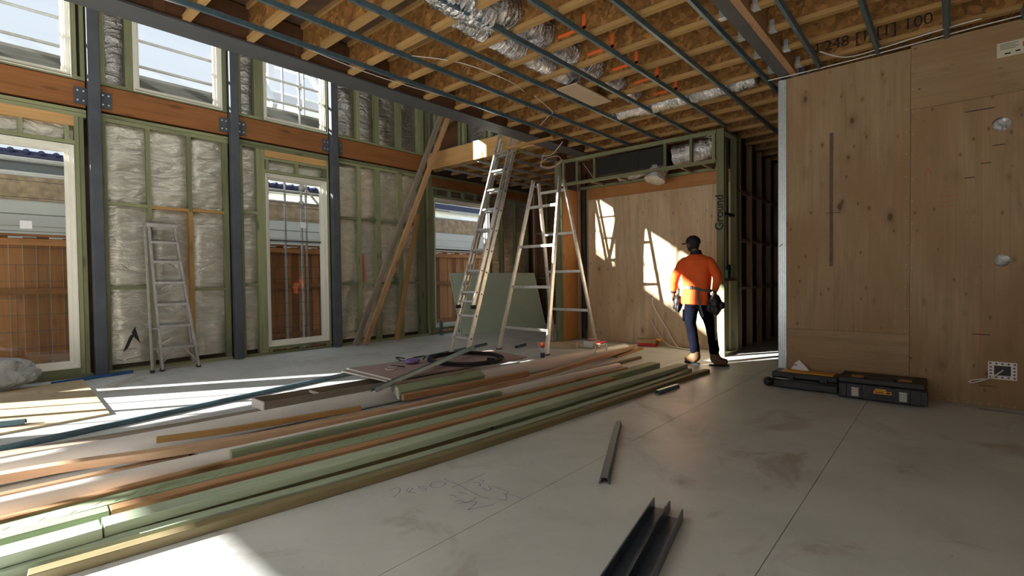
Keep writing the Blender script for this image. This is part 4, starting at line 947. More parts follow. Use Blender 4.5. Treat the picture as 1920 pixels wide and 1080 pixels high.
# step ladder folded against the wrap
t = thing('step_ladder', 'folded grey aluminium step ladder leaning on the silver wrap', 'ladder', (-8.2, 2.1, 0))
def sseg(nm, a, b, wd, h, m=M_aluo, upv=(1, 0, 0)):
    o = beam(nm, a, b, wd, h, m, t, upv); bevel(o, 0.003); return o
S0, S1 = Vector((-8.22, 1.955, 0.02)), Vector((-8.20, 2.395, 0.02)); T0, T1 = Vector((-8.46, 1.895, 2.06)), Vector((-8.46, 2.20, 2.06))
sseg('front_stile', S0, T0, 0.03, 0.08); sseg('front_stile', S1, T1, 0.03, 0.08)
R0, R1 = Vector((-8.16, 1.84, 0.02)), Vector((-8.32, 2.42, 0.0)); 
sseg('rear_stile', Vector((-8.17, 1.83, 0.02)), Vector((-8.49, 1.86, 2.02)), 0.028, 0.03); sseg('rear_stile', Vector((-8.28, 2.36, 0.08)), Vector((-8.50, 2.25, 1.95)), 0.028, 0.03)
for f in (0.15, 0.30, 0.45, 0.60, 0.745, 0.88):
    a = S0.lerp(T0, f); b = S1.lerp(T1, f); o = beam('step', a, b, 0.10, 0.035, M_aluo, t, (0.3, 0, 1)); bevel(o, 0.003)
o = beam('top_cap', T0+Vector((0, -0.03, 0)), T1+Vector((0, 0.03, 0)), 0.13, 0.06, M_aluo, t, (0.3, 0, 1)); bevel(o, 0.006, 2)
for (a, b) in ((S0.lerp(T0, 0.04), S0.lerp(S1, 0.35)+Vector((0, 0, 0.28))), (S1.lerp(T1, 0.04), S0.lerp(S1, 0.6)+Vector((0, 0, 0.28)))): sseg('foot_brace', a, b, 0.02, 0.03)
for f in (0.16, 0.3): sseg('rear_rung', Vector((-8.20, 1.835, 0))+Vector((-0.02, 0, 2*f)), Vector((-8.22, 1.95, 0))+Vector((-0.02, 0, 2*f)), 0.02, 0.03)
for (a, b) in ((S0.lerp(T0, 0.62), S0.lerp(S1, 0.5).lerp(T0.lerp(T1, 0.5), 0.58)), (S1.lerp(T1, 0.62), S0.lerp(S1, 0.5).lerp(T0.lerp(T1, 0.5), 0.58))): sseg('spreader', a+Vector((-0.05, 0, 0)), b+Vector((-0.05, 0, 0)), 0.015, 0.025)
for p in (S0, S1, Vector((-8.17, 1.83, 0))): obj('rubber_foot', bverts(0.03, 0.022, 0.02, Vector((p.x, p.y, 0.02))), BF, M_rubber, t)

# leaning timbers by the third post
def lean(label, a, b, wd, h, m):
    o = beam('leaning_timber', a, b, wd, h, m, None, (0, 1, 0)); bevel(o, 0.003); return tag(o, label, 'timber', 'timbers leaning in the corner')
lean('brown timber leaning steeply across the left corner, front one', (-8.19, 5.14, 0.03), (-7.70, 6.88, 4.62), 0.05, 0.10, M_orange)
lean('weathered timber leaning steeply right behind the front one', (-8.33, 5.02, 0.03), (-7.86, 6.84, 4.70), 0.05, 0.10, M_greyw)
lean('shorter pale timber leaning with its foot nearest the green board', (-8.28, 5.90, 0.03), (-8.36, 6.55, 2.6), 0.05, 0.09, M_pine)
# green plasterboard
t = thing('green_plasterboard', 'pale green plasterboard sheet standing on its long edge behind the ladders', 'board', (-8.0, 8.9, 0))
V = [(-8.05, 7.42, 0.005), (-7.84, 10.2, 0.005), (-8.22, 10.22, 1.36), (-8.32, 7.36, 1.36)]
nn = Vector((0.013, 0, 0.003)); V2 = [Vector(v)+nn for v in V]
obj('sheet', V+V2, [(0, 3, 2, 1), (4, 5, 6, 7), (0, 1, 5, 4), (1, 2, 6, 5), (2, 3, 7, 6), (3, 0, 4, 7)], M_ginsul, t)
obj('pale_edge', [Vector(V2[0])+Vector((0.001, 0.02, 0)), Vector(V2[0])+Vector((0.004, 0.14, 0)), Vector(V2[3])+Vector((0.004, 0.16, 0)), Vector(V2[3])+Vector((0.001, 0.02, 0))], [(0, 1, 2, 3)], plain_var('bluish_edge', (0.48, 0.62, 0.60), 0.7), t)
# plastic bag
def blob(name, c, r, m, parent=None, seed=0, amp=0.12, sub=4, flat=None):
    bm = bmesh.new(); bmesh.ops.create_icosphere(bm, subdivisions=sub, radius=1)
    for v in bm.verts:
        p = v.co.copy(); d = 1+amp*(noise.noise(p*1.7+Vector((seed,)*3))*1.5+0.5*noise.noise(p*5+Vector((seed,)*3)))
        v.co = Vector((p.x*r[0]*d, p.y*r[1]*d, p.z*r[2]*d))+Vector(c)
        if flat is not None and v.co.z < flat: v.co.z = flat+(v.co.z-flat)*0.05
    me = bpy.data.meshes.new(name); bm.to_mesh(me); bm.free()
    for p in me.polygons: p.use_smooth = True
    me.materials.append(m); o = bpy.data.objects.new(name, me); return link(o, parent)
tag(blob('plastic_bag', (-8.22, 0.20, 0.19), (0.26, 0.52, 0.24), M_bag, None, 3, 0.16, 5, 0.012), 'crumpled translucent plastic bag on the floor at the left edge', 'bag')
t = thing('offcut_pile', 'tangle of brown wire and offcuts at the end of the coil', 'scraps', (-4.95, 5.4, 0))
for i in range(7):
    a = random.uniform(0, 6); tube('wire_twist', spline([(-4.98+0.16*math.cos(a+k*0.9), 5.45+0.2*math.sin(a+k*1.3), 0.03+0.015*(k % 3)) for k in range(5)], 5), 0.007, M_rust, t, 6)
bent('timber_length', 'thin brown batten on the floor left of the fat pipe', [(-4.35, 5.0), (-4.25, 6.6)], 0.03, 0.02, 0, M_brownw)
t = thing('timber_scrap', 'pale floor-level timber plank lying behind the spray can', 'timber', (-5.0, 7.0, 0))
bevel(beam('board', (-5.50, 6.95, 0.05), (-4.86, 7.22, 0.05), 0.12, 0.10, M_plyL, t), 0.004)
t = thing('open_carton', 'small open cardboard carton with red rim near the clamp', 'box', (-4.7, 7.5, 0))
mb = MB(); mb.box(-4.83, -4.64, 7.38, 7.395, 0, 0.12); mb.box(-4.83, -4.64, 7.62, 7.635, 0, 0.12); mb.box(-4.83, -4.815, 7.395, 7.62, 0, 0.12); mb.box(-4.655, -4.64, 7.395, 7.62, 0, 0.12); mb.box(-4.83, -4.64, 7.38, 7.635, 0, 0.005)
mb.build('carton', M_pipe, t); box('red_flap', -4.64, -4.50, 7.40, 7.62, 0.10, 0.106, M_red, t); box('side', -4.64, -4.50, 7.38, 7.39, 0.0, 0.10, M_card, t)
blob('crumpled_paper', (-4.74, 7.5, 0.13), (0.07, 0.09, 0.035), mat('pink_paper', (0.55, 0.3, 0.28), 0.8), t, 8, 0.4, 3)
# red and yellow carton
t = thing('screw_carton', 'open cardboard carton with red base by the alcove wall', 'box', (-4.0, 8.28, 0))
C0, C1 = Vector((-4.18, 8.12)), Vector((-3.82, 8.22))
mb = MB()
ax = Vector((0.966, 0.26)); ay = Vector((-0.26, 0.966)); o0 = Vector((-4.16, 8.10)); W_, D_, H_ = 0.30, 0.17, 0.13
def cb(nm, a0, a1, b0, b1, z0, z1, m):
    P = [o0+ax*a0+ay*b0, o0+ax*a1+ay*b0, o0+ax*a1+ay*b1, o0+ax*a0+ay*b1]; return slab(nm, [(p.x, p.y) for p in P], z0, z1, m, t)
cb('front', 0, W_, 0, 0.005, 0.0, 0.06, M_red); cb('front_top', 0, W_, 0, 0.004, 0.06, H_, M_card); cb('back', 0, W_, D_, D_+0.005, 0, H_, M_card); cb('side', -0.005, 0, 0, D_, 0, H_, M_card)
cb('side', W_, W_+0.005, 0, D_, 0, 0.06, M_red); cb('side', W_, W_+0.005, 0, D_, 0.06, H_, M_card); cb('base', 0, W_, 0, D_, 0, 0.004, M_card)
f0 = o0+ax*W_; obj('flap', [(f0.x, f0.y, H_), (f0.x+ay.x*D_, f0.y+ay.y*D_, H_), (f0.x+ay.x*D_+0.10, f0.y+ay.y*D_, H_+0.01), (f0.x+0.10, f0.y, H_-0.03)], [(0, 1, 2, 3)], M_yellow, t)
bpy.data.objects['flap'].modifiers.new('thick', 'SOLIDIFY').thickness = 0.004
# spray can
t = thing('spray_can', 'spray can with orange-red cap standing by the trestle ladder', 'can', (-4.75, 6.10, 0))
mb = MB(); mb.lathe([(0, 0.030), (0.005, 0.034), (0.165, 0.034), (0.18, 0.024)], (-4.75, 6.10, 0), 24); mb.build('body', mat('dark_can', (0.05, 0.07, 0.10), 0.3, 0.3), t, True)
mb = MB(); mb.lathe([(0.075, 0.0346), (0.158, 0.0346)], (-4.75, 6.10, 0), 24); mb.build('pale_band', mat('silver_band', (0.5, 0.55, 0.6), 0.3, 0.4), t, True)
mb = MB(); mb.lathe([(0.168, 0.034), (0.215, 0.033), (0.225, 0.022)], (-4.75, 6.10, 0), 24); mb.build('cap', M_redcap, t, True)
t = thing('paper_roll', 'rolled white plans lying on the floor beside the spray can', 'roll', (-5.3, 5.7, 0))
hollow('roll', (-5.62, 5.72, 0.03), (-5.0, 5.72, 0.03), 0.028, 0.018, M_paper, t, 20)
slab('loose_leaf', [(-5.02, 5.60), (-4.72, 5.75), (-4.78, 5.95), (-5.05, 5.85)], 0.002, 0.004, M_paper, t)
# clamp
t = thing('bar_clamp', 'pair of silver hook clamps standing at the end of the fat pipe', 'clamp', (-4.0, 6.4, 0))
for yy in (6.30, 6.62):
    tube('hook', spline([(-3.92, yy, 0.02), (-3.92, yy, 0.16), (-3.94, yy+0.02, 0.215), (-3.99, yy+0.05, 0.215), (-4.01, yy+0.06, 0.18)], 6), 0.010, M_alu, t)
    tube('sleeve', [(-3.92, yy, 0.02), (-3.92, yy, 0.07)], 0.018, M_paper, t)
tube('crossbar', [(-3.95, 6.33, 0.215), (-3.95, 6.65, 0.215)], 0.008, M_alu, t)
# goggles + clips on the sheet
t = thing('safety_goggles', 'violet-tinted safety goggles on the mauve sheet', 'goggles', (-5.0, 3.75, 0.2))
blob('lens', (-4.98, 3.78, 0.235), (0.085, 0.10, 0.035), M_purple, t, 2, 0.06, 3)
tube('arm', spline([(-5.08, 3.68, 0.24), (-5.15, 3.66, 0.275), (-5.05, 3.72, 0.265)], 6), 0.008, M_black, t); tube('arm', spline([(-4.92, 3.9, 0.24), (-4.93, 3.93, 0.28), (-5.0, 3.80, 0.265)], 6), 0.008, M_black, t)
tube('strap', [(-5.05, 3.52, 0.205), (-4.86, 3.58, 0.205)], 0.006, M_rubber, t)
t = thing('plastic_clip', 'two white plastic clips on the near corner of the mauve sheet', 'clip', (-5.0, 3.4, 0.2))
tube('clip', spline([(-4.93, 3.36, 0.206), (-4.85, 3.32, 0.206), (-4.80, 3.38, 0.206), (-4.86, 3.46, 0.206)], 6), 0.008, M_wcable, t); tube('clip', [(-4.98, 3.42, 0.206), (-4.92, 3.52, 0.206)], 0.008, M_wcable, t)
# cups on the frame nogging and on the wall nogging
def cup(label, c, r, h, m, nm='drink_cup'):
    t = thing(nm, label, 'cup', c, 'cups left on the framing')
    mb = MB(); mb.lathe([(0, r*0.85), (0.004, r*0.88), (h, r), (h+0.001, r*0.9)], c, 20); mb.build('cup_body', m, t, True)
    mb = MB(); mb.lathe([(h, r*1.04), (h+0.012, r*1.04)], c, 20); mb.build('rim', M_black, t, True)
cup('pale green cup on the open frame beside the worker', (-2.62, 7.98, 1.20), 0.045, 0.13, M_ginsul)
cup('dark teal tumbler on the open frame beside the worker', (-2.62, 8.13, 1.20), 0.04, 0.20, M_tealb)
cup('green cup on the wall rail behind the leaning timbers', (-8.61, 6.08, 1.185), 0.04, 0.10, M_teal)
t = thing('spirit_level', 'red handled tool hooked beside a stud near the third post', 'tool', (-8.56, 5.3, 1.2)); beam('bar', (-8.555, 5.36, 1.18), (-8.555, 5.355, 1.72), 0.012, 0.035, M_redm, t, (0, 1, 0))

# ================================================================== TOOLBOXES on the right
t = thing('long_toolbox', 'long black case with yellow lid strip against the plywood wall', 'tool case', (-1.2, 6.15, 0))
x0, x1, y0, y1 = -1.50, -0.86, 6.0, 6.33
bevel(box('body', x0+0.02, x1, y0+0.02, y1-0.01, 0.012, 0.115, M_charc, t), 0.012, 2)
bevel(box('lid', x0+0.02, x1, y0+0.03, y1-0.01, 0.118, 0.175, M_black, t), 0.012, 2)
box('yellow_strip', x0+0.10, x1-0.05, y0+0.09, y1-0.06, 0.175, 0.181, M_yellow, t)
tube('front_rod', [(x0+0.03, y0+0.01, 0.10), (x1-0.02, y0+0.01, 0.10)], 0.013, M_charc, t)
tube('bright_rod', [(x0+0.06, y0+0.004, 0.112), (x0+0.2, y0+0.004, 0.112)], 0.006, M_alu, t)
blob('end_foot', (x0-0.01, y0+0.03, 0.06), (0.055, 0.06, 0.05), M_black, t, 4, 0.1, 3)
for xx in (-1.33, -1.02): bevel(box('latch', xx, xx+0.07, y0+0.012, y0+0.03, 0.095, 0.16, M_black, t), 0.004)
t = thing('latched_toolbox', 'black toolbox with silver latches and yellow label against the plywood wall', 'toolbox', (-0.5, 6.1, 0))
x0, x1, y0, y1 = -0.84, -0.165, 5.93, 6.33
bevel(box('body', x0, x1, y0, y1, 0.008, 0.155, M_charc, t), 0.012, 2)
bevel(box('lid', x0-0.005, x1+0.005, y0-0.005, y1, 0.158, 0.215, M_black, t), 0.014, 2)
for i in range(6): xx = x0+0.02+i*0.125; bevel(box('rib', xx, xx+0.05, y0-0.012, y0+0.004, 0.02, 0.15, M_charc, t), 0.004)
for xx in (x0+0.13, x1-0.17):
    bevel(box('brown_pad', xx-0.03, xx+0.07, y0+0.05, y0+0.16, 0.215, 0.221, M_orange, t), 0.002)
    l = bevel(box('latch', xx-0.02, xx+0.045, y0-0.03, y0-0.012, 0.035, 0.115, M_aluo, t), 0.010, 2)
    tube('latch_pin', [(xx-0.02, y0-0.02, 0.118), (xx+0.045, y0-0.02, 0.118)], 0.011, M_alu, l)
box('handle_recess', -0.56, -0.38, y0-0.013, y0-0.004, 0.045, 0.135, M_black, t)
box('yellow_label', -0.55, -0.41, y0-0.016, y0-0.013, 0.085, 0.115, M_yellow, t); box('yellow_label', -0.54, -0.45, y0-0.016, y0-0.013, 0.119, 0.133, M_yellow, t)
box('dark_print', -0.535, -0.47, y0-0.0168, y0-0.016, 0.095, 0.103, M_ink, t); box('dark_print', -0.45, -0.42, y0-0.0168, y0-0.016, 0.092, 0.108, M_ink, t)
tube('carry_handle', spline([(-0.62, y0+0.02, 0.215), (-0.60, y0-0.0, 0.235), (-0.50, y0-0.0, 0.24), (-0.40, y0-0.0, 0.235), (-0.38, y0+0.02, 0.215)], 6), 0.010, M_black, t)
t = thing('printed_pouch', 'small white printed pouch resting on the long toolbox lid', 'pouch', (-1.27, 6.28, 0.18))
obj('pouch', [(-1.34, 6.30, 0.18), (-1.16, 6.30, 0.18), (-1.19, 6.32, 0.215), (-1.265, 6.335, 0.285), (-1.30, 6.33, 0.26), (-1.34, 6.27, 0.181), (-1.16, 6.27, 0.181), (-1.19, 6.29, 0.215), (-1.265, 6.315, 0.283), (-1.30, 6.31, 0.26)],
    [(0, 1, 2, 3, 4), (9, 8, 7, 6, 5), (0, 5, 6, 1), (1, 6, 7, 2), (2, 7, 8, 3), (3, 8, 9, 4), (4, 9, 5, 0)], M_paper, t)
box('red_print', -1.305, -1.285, 6.288, 6.296, 0.215, 0.235, M_redm, t); box('green_print', -1.255, -1.238, 6.300, 6.305, 0.222, 0.236, M_teal, t)

# ================================================================== MARKS ON THE FLOOR
def stroke(parent, pts, wd, m, z=0.0008):
    V = []; F = []; P = [Vector((p[0], p[1], 0)) for p in pts]
    for i, p in enumerate(P):
        d = (P[min(i+1, len(P)-1)]-P[max(i-1, 0)]).normalized(); n = Vector((-d.y, d.x, 0))*wd/2
        V += [(p+n)+Vector((0, 0, z)), (p-n)+Vector((0, 0, z))]
    F = [(2*i, 2*i+1, 2*i+3, 2*i+2) for i in range(len(P)-1)]
    return obj('stroke', V, F, m, parent)
t = thing('floor_writing', 'faint blue marker figures 2450 X 253 HN on the open floor', 'writing', (-2.0, 1.9, 0.001))
for P_ in [
    [(-2.472, 1.705), (-2.477, 1.747), (-2.455, 1.756), (-2.416, 1.726), (-2.386, 1.672), (-2.388, 1.663)],
    [(-2.422, 1.801), (-2.396, 1.76), (-2.369, 1.765), (-2.325, 1.775)],
    [(-2.4, 1.811), (-2.365, 1.751)],
    [(-2.36, 1.872), (-2.385, 1.851), (-2.37, 1.835), (-2.337, 1.854), (-2.313, 1.838), (-2.328, 1.82)],
    [(-2.373, 1.937), (-2.334, 1.983), (-2.295, 1.973), (-2.285, 1.934), (-2.311, 1.894), (-2.348, 1.901), (-2.373, 1.937)],
    [(-2.225, 1.96), (-2.219, 2.094), (-2.226, 2.251)],
    [(-2.361, 2.015), (-2.223, 2.014), (-2.054, 1.992), (-1.973, 1.992), (-1.934, 2.0)],
    [(-2.182, 2.096), (-2.146, 2.116), (-2.11, 2.089), (-2.124, 2.086)],
    [(-2.178, 2.148), (-2.149, 2.162), (-2.139, 2.131)],
    [(-2.079, 2.078), (-2.034, 2.071), (-2.032, 2.099), (-2.073, 2.12)],
    [(-2.054, 2.126), (-1.998, 2.136), (-1.925, 2.134), (-1.923, 2.101), (-1.938, 2.097)],
    [(-1.921, 2.103), (-1.879, 2.07), (-1.867, 2.044), (-1.886, 2.031), (-1.916, 2.026)],
    [(-1.919, 2.101), (-1.872, 2.118), (-1.803, 2.12)],
    [(-2.162, 1.885), (-2.137, 1.897), (-2.105, 1.89)],
    [(-2.15, 1.947), (-2.09, 1.959)],
    [(-2.07, 1.837), (-2.063, 1.883), (-2.01, 1.879), (-2.017, 1.968)],
    [(-2.037, 1.84), (-2.027, 1.873)],
    [(-2.023, 1.872), (-1.974, 1.925), (-1.945, 1.825)],
    [(-1.945, 1.825), (-1.908, 1.91), (-1.876, 1.963)],
]:
    stroke(t, spline([(a, b, 0) for a, b in P_], 5) if len(P_) > 2 else P_, 0.0045, M_blue)
t2 = thing('chalk_smear', 'blue chalk smear on the floor along the right plywood wall', 'chalk mark', (0.3, 6.2, 0.001))
for (a, b, wd) in (((0.1, 6.24), (0.9, 6.22), 0.012), ((0.2, 6.20), (0.5, 6.17), 0.02), ((0.05, 6.30), (0.9, 6.31), 0.006)): stroke(t2, [a, ((a[0]+b[0])/2, (a[1]+b[1])/2+0.01), b], wd, M_bluech)

M_skin = mat('brown_skin', (0.16, 0.075, 0.045), 0.5); M_shirt = plain_var('orange_work_shirt', (0.90, 0.13, 0.02), 0.8, 0, 0.08, 6, 0.25)
M_trou = plain_var('navy_work_trousers', (0.0045, 0.005, 0.010), 0.95, 0, 0.2, 8, 0.3); bs(M_post).inputs['Specular IOR Level'].default_value = 0.15; bs(M_trou).inputs['Specular IOR Level'].default_value = 0.02; M_cap = mat('black_cap_cloth', (0.010, 0.010, 0.011), 0.8)
M_boot = plain_var('tan_boot_leather', (0.15, 0.080, 0.036), 0.75, 0, 0.2, 10); M_belt = mat('grey_webbing', (0.12, 0.12, 0.11), 0.8); M_strap = mat('teal_grey_strap', (0.10, 0.17, 0.16), 0.8)
M_pouch = plain_var('black_pouch_leather', (0.012, 0.012, 0.013), 0.55, 0, 0.3, 20)
def skin(name, V, E, mt, parent, root=0, sub=2, rad=None):
    me = bpy.data.meshes.new(name); me.from_pydata([v[0] for v in V], E, []); me.materials.append(mt)
    o = bpy.data.objects.new(name, me); link(o, parent)
    sk = o.modifiers.new('skin', 'SKIN'); sk.use_smooth_shade = True
    bm = bmesh.new(); bm.from_mesh(me); ly = bm.verts.layers.skin.verify(); bm.verts.ensure_lookup_table()
    for i, v in enumerate(V):
        r = v[1]; r = r if isinstance(r, tuple) else (r, r)
        bm.verts[i][ly].radius = r; bm.verts[i][ly].use_root = (i == root)
    bm.to_mesh(me); bm.free()
    ss = o.modifiers.new('sub', 'SUBSURF'); ss.levels = sub; ss.render_levels = sub
    return o
PE = thing('person', 'person in orange long-sleeved shirt, navy trousers and black cap walking away, looking left', 'person', (-2.64, 6.95, 0))
# ---- body (one continuous figure), hands with five fingers
V = []; E = []
def v(p, r, link_to=None):
    V.append((Vector(p), r)); i = len(V)-1
    if link_to is not None: E.append((link_to, i))
    return i
pel = v((-2.655, 6.96, 0.93), (0.135, 0.10)); wst = v((-2.655, 6.95, 1.10), (0.12, 0.09), pel); chs = v((-2.665, 6.95, 1.33), (0.145, 0.10), wst)
nk0 = v((-2.675, 6.955, 1.50), (0.075, 0.07), chs); nk1 = v((-2.69, 6.965, 1.585), (0.055, 0.055), nk0); hd = v((-2.705, 6.965, 1.66), (0.06, 0.06), nk1)
def arm(sh, el, wr, hdir, tdir, cdir):
    a = v(sh, 0.062, chs); b = v(el, 0.045, a); c = v(wr, 0.028, b)
    hd_ = Vector(hdir).normalized(); td = Vector(tdir).normalized(); cd_ = Vector(cdir).normalized(); w0 = Vector(wr)
    p = v(w0+hd_*0.05, (0.030, 0.020), c)
    for k, (off, L) in enumerate(((-0.028, 0.070), (-0.010, 0.080), (0.010, 0.075), (0.027, 0.060))):
        q0 = w0+hd_*0.085+td*(-off)
        f0 = v(q0, 0.0105, p); f1 = v(q0+hd_*L*0.45+cd_*0.008, 0.0095, f0); f2 = v(q0+hd_*L*0.75+cd_*0.028, 0.009, f1); v(q0+hd_*L*0.85+cd_*0.045, 0.008, f2)
    t0 = v(w0+hd_*0.035+td*0.032, 0.0115, p); t1 = v(w0+hd_*0.065+td*0.052+cd_*0.012, 0.0105, t0); v(w0+hd_*0.092+td*0.050+cd_*0.028, 0.009, t1)
arm((-2.845, 6.95, 1.455), (-2.955, 6.93, 1.235), (-3.02, 6.99, 1.0), (-0.12, 0.1, -1), (0.1, 1, 0.1), (1, 0, -0.1))
arm((-2.495, 6.95, 1.455), (-2.375, 6.93, 1.225), (-2.44, 7.02, 1.03), (-0.05, 0.35, -0.9), (-0.2, 1, 0.3), (-1, 0, -0.1))
for (hp, kn, an, to) in (((-2.745, 6.96, 0.86), (-2.755, 6.985, 0.52), (-2.685, 6.95, 0.10), (-0.10, 0.04)), ((-2.565, 6.96, 0.86), (-2.485, 6.99, 0.53), (-2.425, 6.96, 0.10), (0.09, 0.05))):
    a = v(hp, 0.08, pel); b = v(kn, 0.055, a); c = v(an, 0.038, b); d = v((an[0]+to[0], an[1]+to[1], 0.045), (0.035, 0.03), c)
body = skin('body', V, E, M_skin, PE)
# head: shaped skull facing left (-X)
def head():
    bm = bmesh.new(); bmesh.ops.create_icosphere(bm, subdivisions=5, radius=1)
    for w_ in bm.verts:
        p = w_.co.copy(); x, y, z = p   # x: back(+)/face(-), y: sideways
        f = max(0, -x)
        q = Vector((x*0.098, y*0.076, z*0.118))
        if z < -0.1: k = (-z-0.1)/0.9; q.y *= 1-0.30*k; q.x *= 1-0.12*k; q.x -= 0.016*k
        if x > 0 and z < -0.2: q.x *= 1-0.35*min(1, (-z-0.2)/0.6)
        def g(cy, cz, s, a): return a*math.exp(-(((y-cy)/s[0])**2+((z-cz)/s[1])**2))*(f > 0.3)
        q.x -= g(0, -0.22, (0.13, 0.14), 0.022)+g(0, -0.05, (0.08, 0.20), 0.012)      # nose
        q.x += g(0.34, 0.03, (0.16, 0.10), 0.012)+g(-0.34, 0.03, (0.16, 0.10), 0.012)  # eye sockets
        q.x -= g(0, -0.50, (0.22, 0.05), 0.008)+g(0, -0.60, (0.20, 0.05), 0.007)       # lips
        q.x -= g(0, -0.82, (0.25, 0.15), 0.010); q.x -= g(0, 0.18, (0.5, 0.07), 0.005)  # chin, brow
        w_.co = q
    me = bpy.data.meshes.new('head'); bm.to_mesh(me); bm.free(); me.materials.append(M_skin)
    for p in me.polygons: p.use_smooth = True
    return me
HM = Matrix.Translation((-2.725, 6.965, 1.682)) @ Matrix.Rotation(math.radians(-24), 4, 'Z') @ Matrix.Rotation(math.radians(4), 4, 'Y')
hd_o = bpy.data.objects.new('head', head()); hd_o.matrix_basis = HM; link(hd_o, PE)
def hp(n, o_, par): o_.matrix_basis = HM @ o_.matrix_basis; return o_
for s in (-1, 1):
    e = blob('ear', (0, 0, 0), (0.018, 0.009, 0.030), M_skin, None, 1, 0.1, 3); e.matrix_basis = HM @ Matrix.Translation((0.008, s*0.076, -0.012)); e.parent = hd_o; e.matrix_parent_inverse = wm(hd_o).inverted()
    e = blob('eye', (0, 0, 0), (0.011, 0.012, 0.010), M_paper, None, 1, 0.0, 3); e.matrix_basis = HM @ Matrix.Translation((-0.080, s*0.028, 0.004)); e.parent = hd_o; e.matrix_parent_inverse = wm(hd_o).inverted()
hair = bmesh.new(); bmesh.ops.create_icosphere(hair, subdivisions=4, radius=1)
for w_ in list(hair.verts):
    x, y, z = w_.co; w_.co = Vector((x*0.101, y*0.079, z*0.119)) if not (x < 0.12 or z < -0.5 or z > 0.4) else Vector((x*0.09, y*0.07, z*0.11))
    if x > 0 and z < -0.2: w_.co.x *= 1-0.32*min(1, (-z-0.2)/0.6)
me = bpy.data.meshes.new('hair'); hair.to_mesh(me); hair.free(); me.materials.append(M_cap)
o = bpy.data.objects.new('hair', me); o.matrix_basis = HM; link(o, hd_o)
bm = bmesh.new(); bmesh.ops.create_icosphere(bm, subdivisions=4, radius=1)
for w_ in bm.verts:
    x, y, z = w_.co; q = Vector((x*0.112+0.006, y*0.088, z*0.095+0.035))
    if z < -0.15: q.z = 0.035-0.15*0.095+(z+0.15)*0.01; 
    w_.co = q
for w_ in bm.verts:
    w_.co.z += 0.10*max(0, -w_.co.x)*0.3
me = bpy.data.meshes.new('cap'); bm.to_mesh(me); bm.free(); me.materials.append(M_cap)
for p in me.polygons: p.use_smooth = True
cp = bpy.data.objects.new('cap', me); cp.matrix_basis = HM; link(cp, PE)
Vb = []; Fb = []; n = 14
for j, rr in enumerate((0.0, 0.35, 0.7, 1.0)):
    for i in range(n+1):
        a = (i/n-0.5)*PI; x = -0.075-rr*0.105*math.cos(a)-0.02*math.cos(a); y = 0.082*math.sin(a)*(1-0.12*rr)
        Vb.append((x, y, 0.030-rr*0.014-0.018*abs(math.sin(a))**2))
for j in range(3):
    for i in range(n): q = j*(n+1)+i; Fb.append((q, q+1, q+n+2, q+n+1))
o = obj('cap_peak', Vb, Fb, M_cap, None, True, HM); o.parent = cp; o.matrix_parent_inverse = wm(cp).inverted(); md = o.modifiers.new('thick', 'SOLIDIFY'); md.thickness = 0.006
# ---- shirt
def loft(name, rings, mt, parent, seg=28, folds=0.0, seed=0, cap=False):
    # rings: (cx, cy, cz, rx, ry, tilt) ellipses stacked upward
    Vv = []; Ff = []
    R = []
    for a, b in zip(rings[:-1], rings[1:]):
        for k in range(4):
            t_ = k/4; R.append([a[i]+(b[i]-a[i])*t_ for i in range(len(a))])
    R.append(list(rings[-1]))
    for r in R:
        for k in range(seg):
            q = 2*PI*k/seg; f = 1+folds*noise.noise(Vector((math.cos(q)*2.4+seed, math.sin(q)*2.4, r[2]*5.0)))*1.4+folds*0.8*noise.noise(Vector((q*2.0, r[2]*3+q*1.5, seed)))
            ex = 2.4; c_, s_ = math.cos(q), math.sin(q)
            Vv.append((r[0]+r[3]*f*abs(c_)**(2/ex)*(1 if c_ > 0 else -1), r[1]+r[4]*f*abs(s_)**(2/ex)*(1 if s_ > 0 else -1), r[2]+r[5]*c_))
    for j in range(len(R)-1):
        for k in range(seg): Ff.append((j*seg+k, j*seg+(k+1) % seg, (j+1)*seg+(k+1) % seg, (j+1)*seg+k))
    if cap: Ff += [tuple(reversed(range(seg))), tuple(range((len(R)-1)*seg, len(R)*seg))]
    o = obj(name, Vv, Ff, mt, parent, True); ss = o.modifiers.new('sub', 'SUBSURF'); ss.levels = 1; ss.render_levels = 1; return o
sh = loft('shirt', [(-2.683, 6.955, 0.845, 0.200, 0.135, -0.010), (-2.68, 6.955, 0.93, 0.198, 0.135, 0), (-2.668, 6.955, 1.04, 0.186, 0.125, 0), (-2.66, 6.955, 1.085, 0.183, 0.122, 0), (-2.66, 6.95, 1.14, 0.190, 0.125, 0),
    (-2.662, 6.95, 1.26, 0.205, 0.135, 0), (-2.665, 6.95, 1.38, 0.220, 0.138, 0), (-2.667, 6.95, 1.455, 0.214, 0.125, 0), (-2.67, 6.952, 1.50, 0.165, 0.10, 0), (-2.672, 6.955, 1.535, 0.10, 0.078, 0), (-2.675, 6.957, 1.55, 0.072, 0.066, 0)], M_shirt, PE, folds=0.055, seed=3)
sh.modifiers.new('thick', 'SOLIDIFY').thickness = 0.004
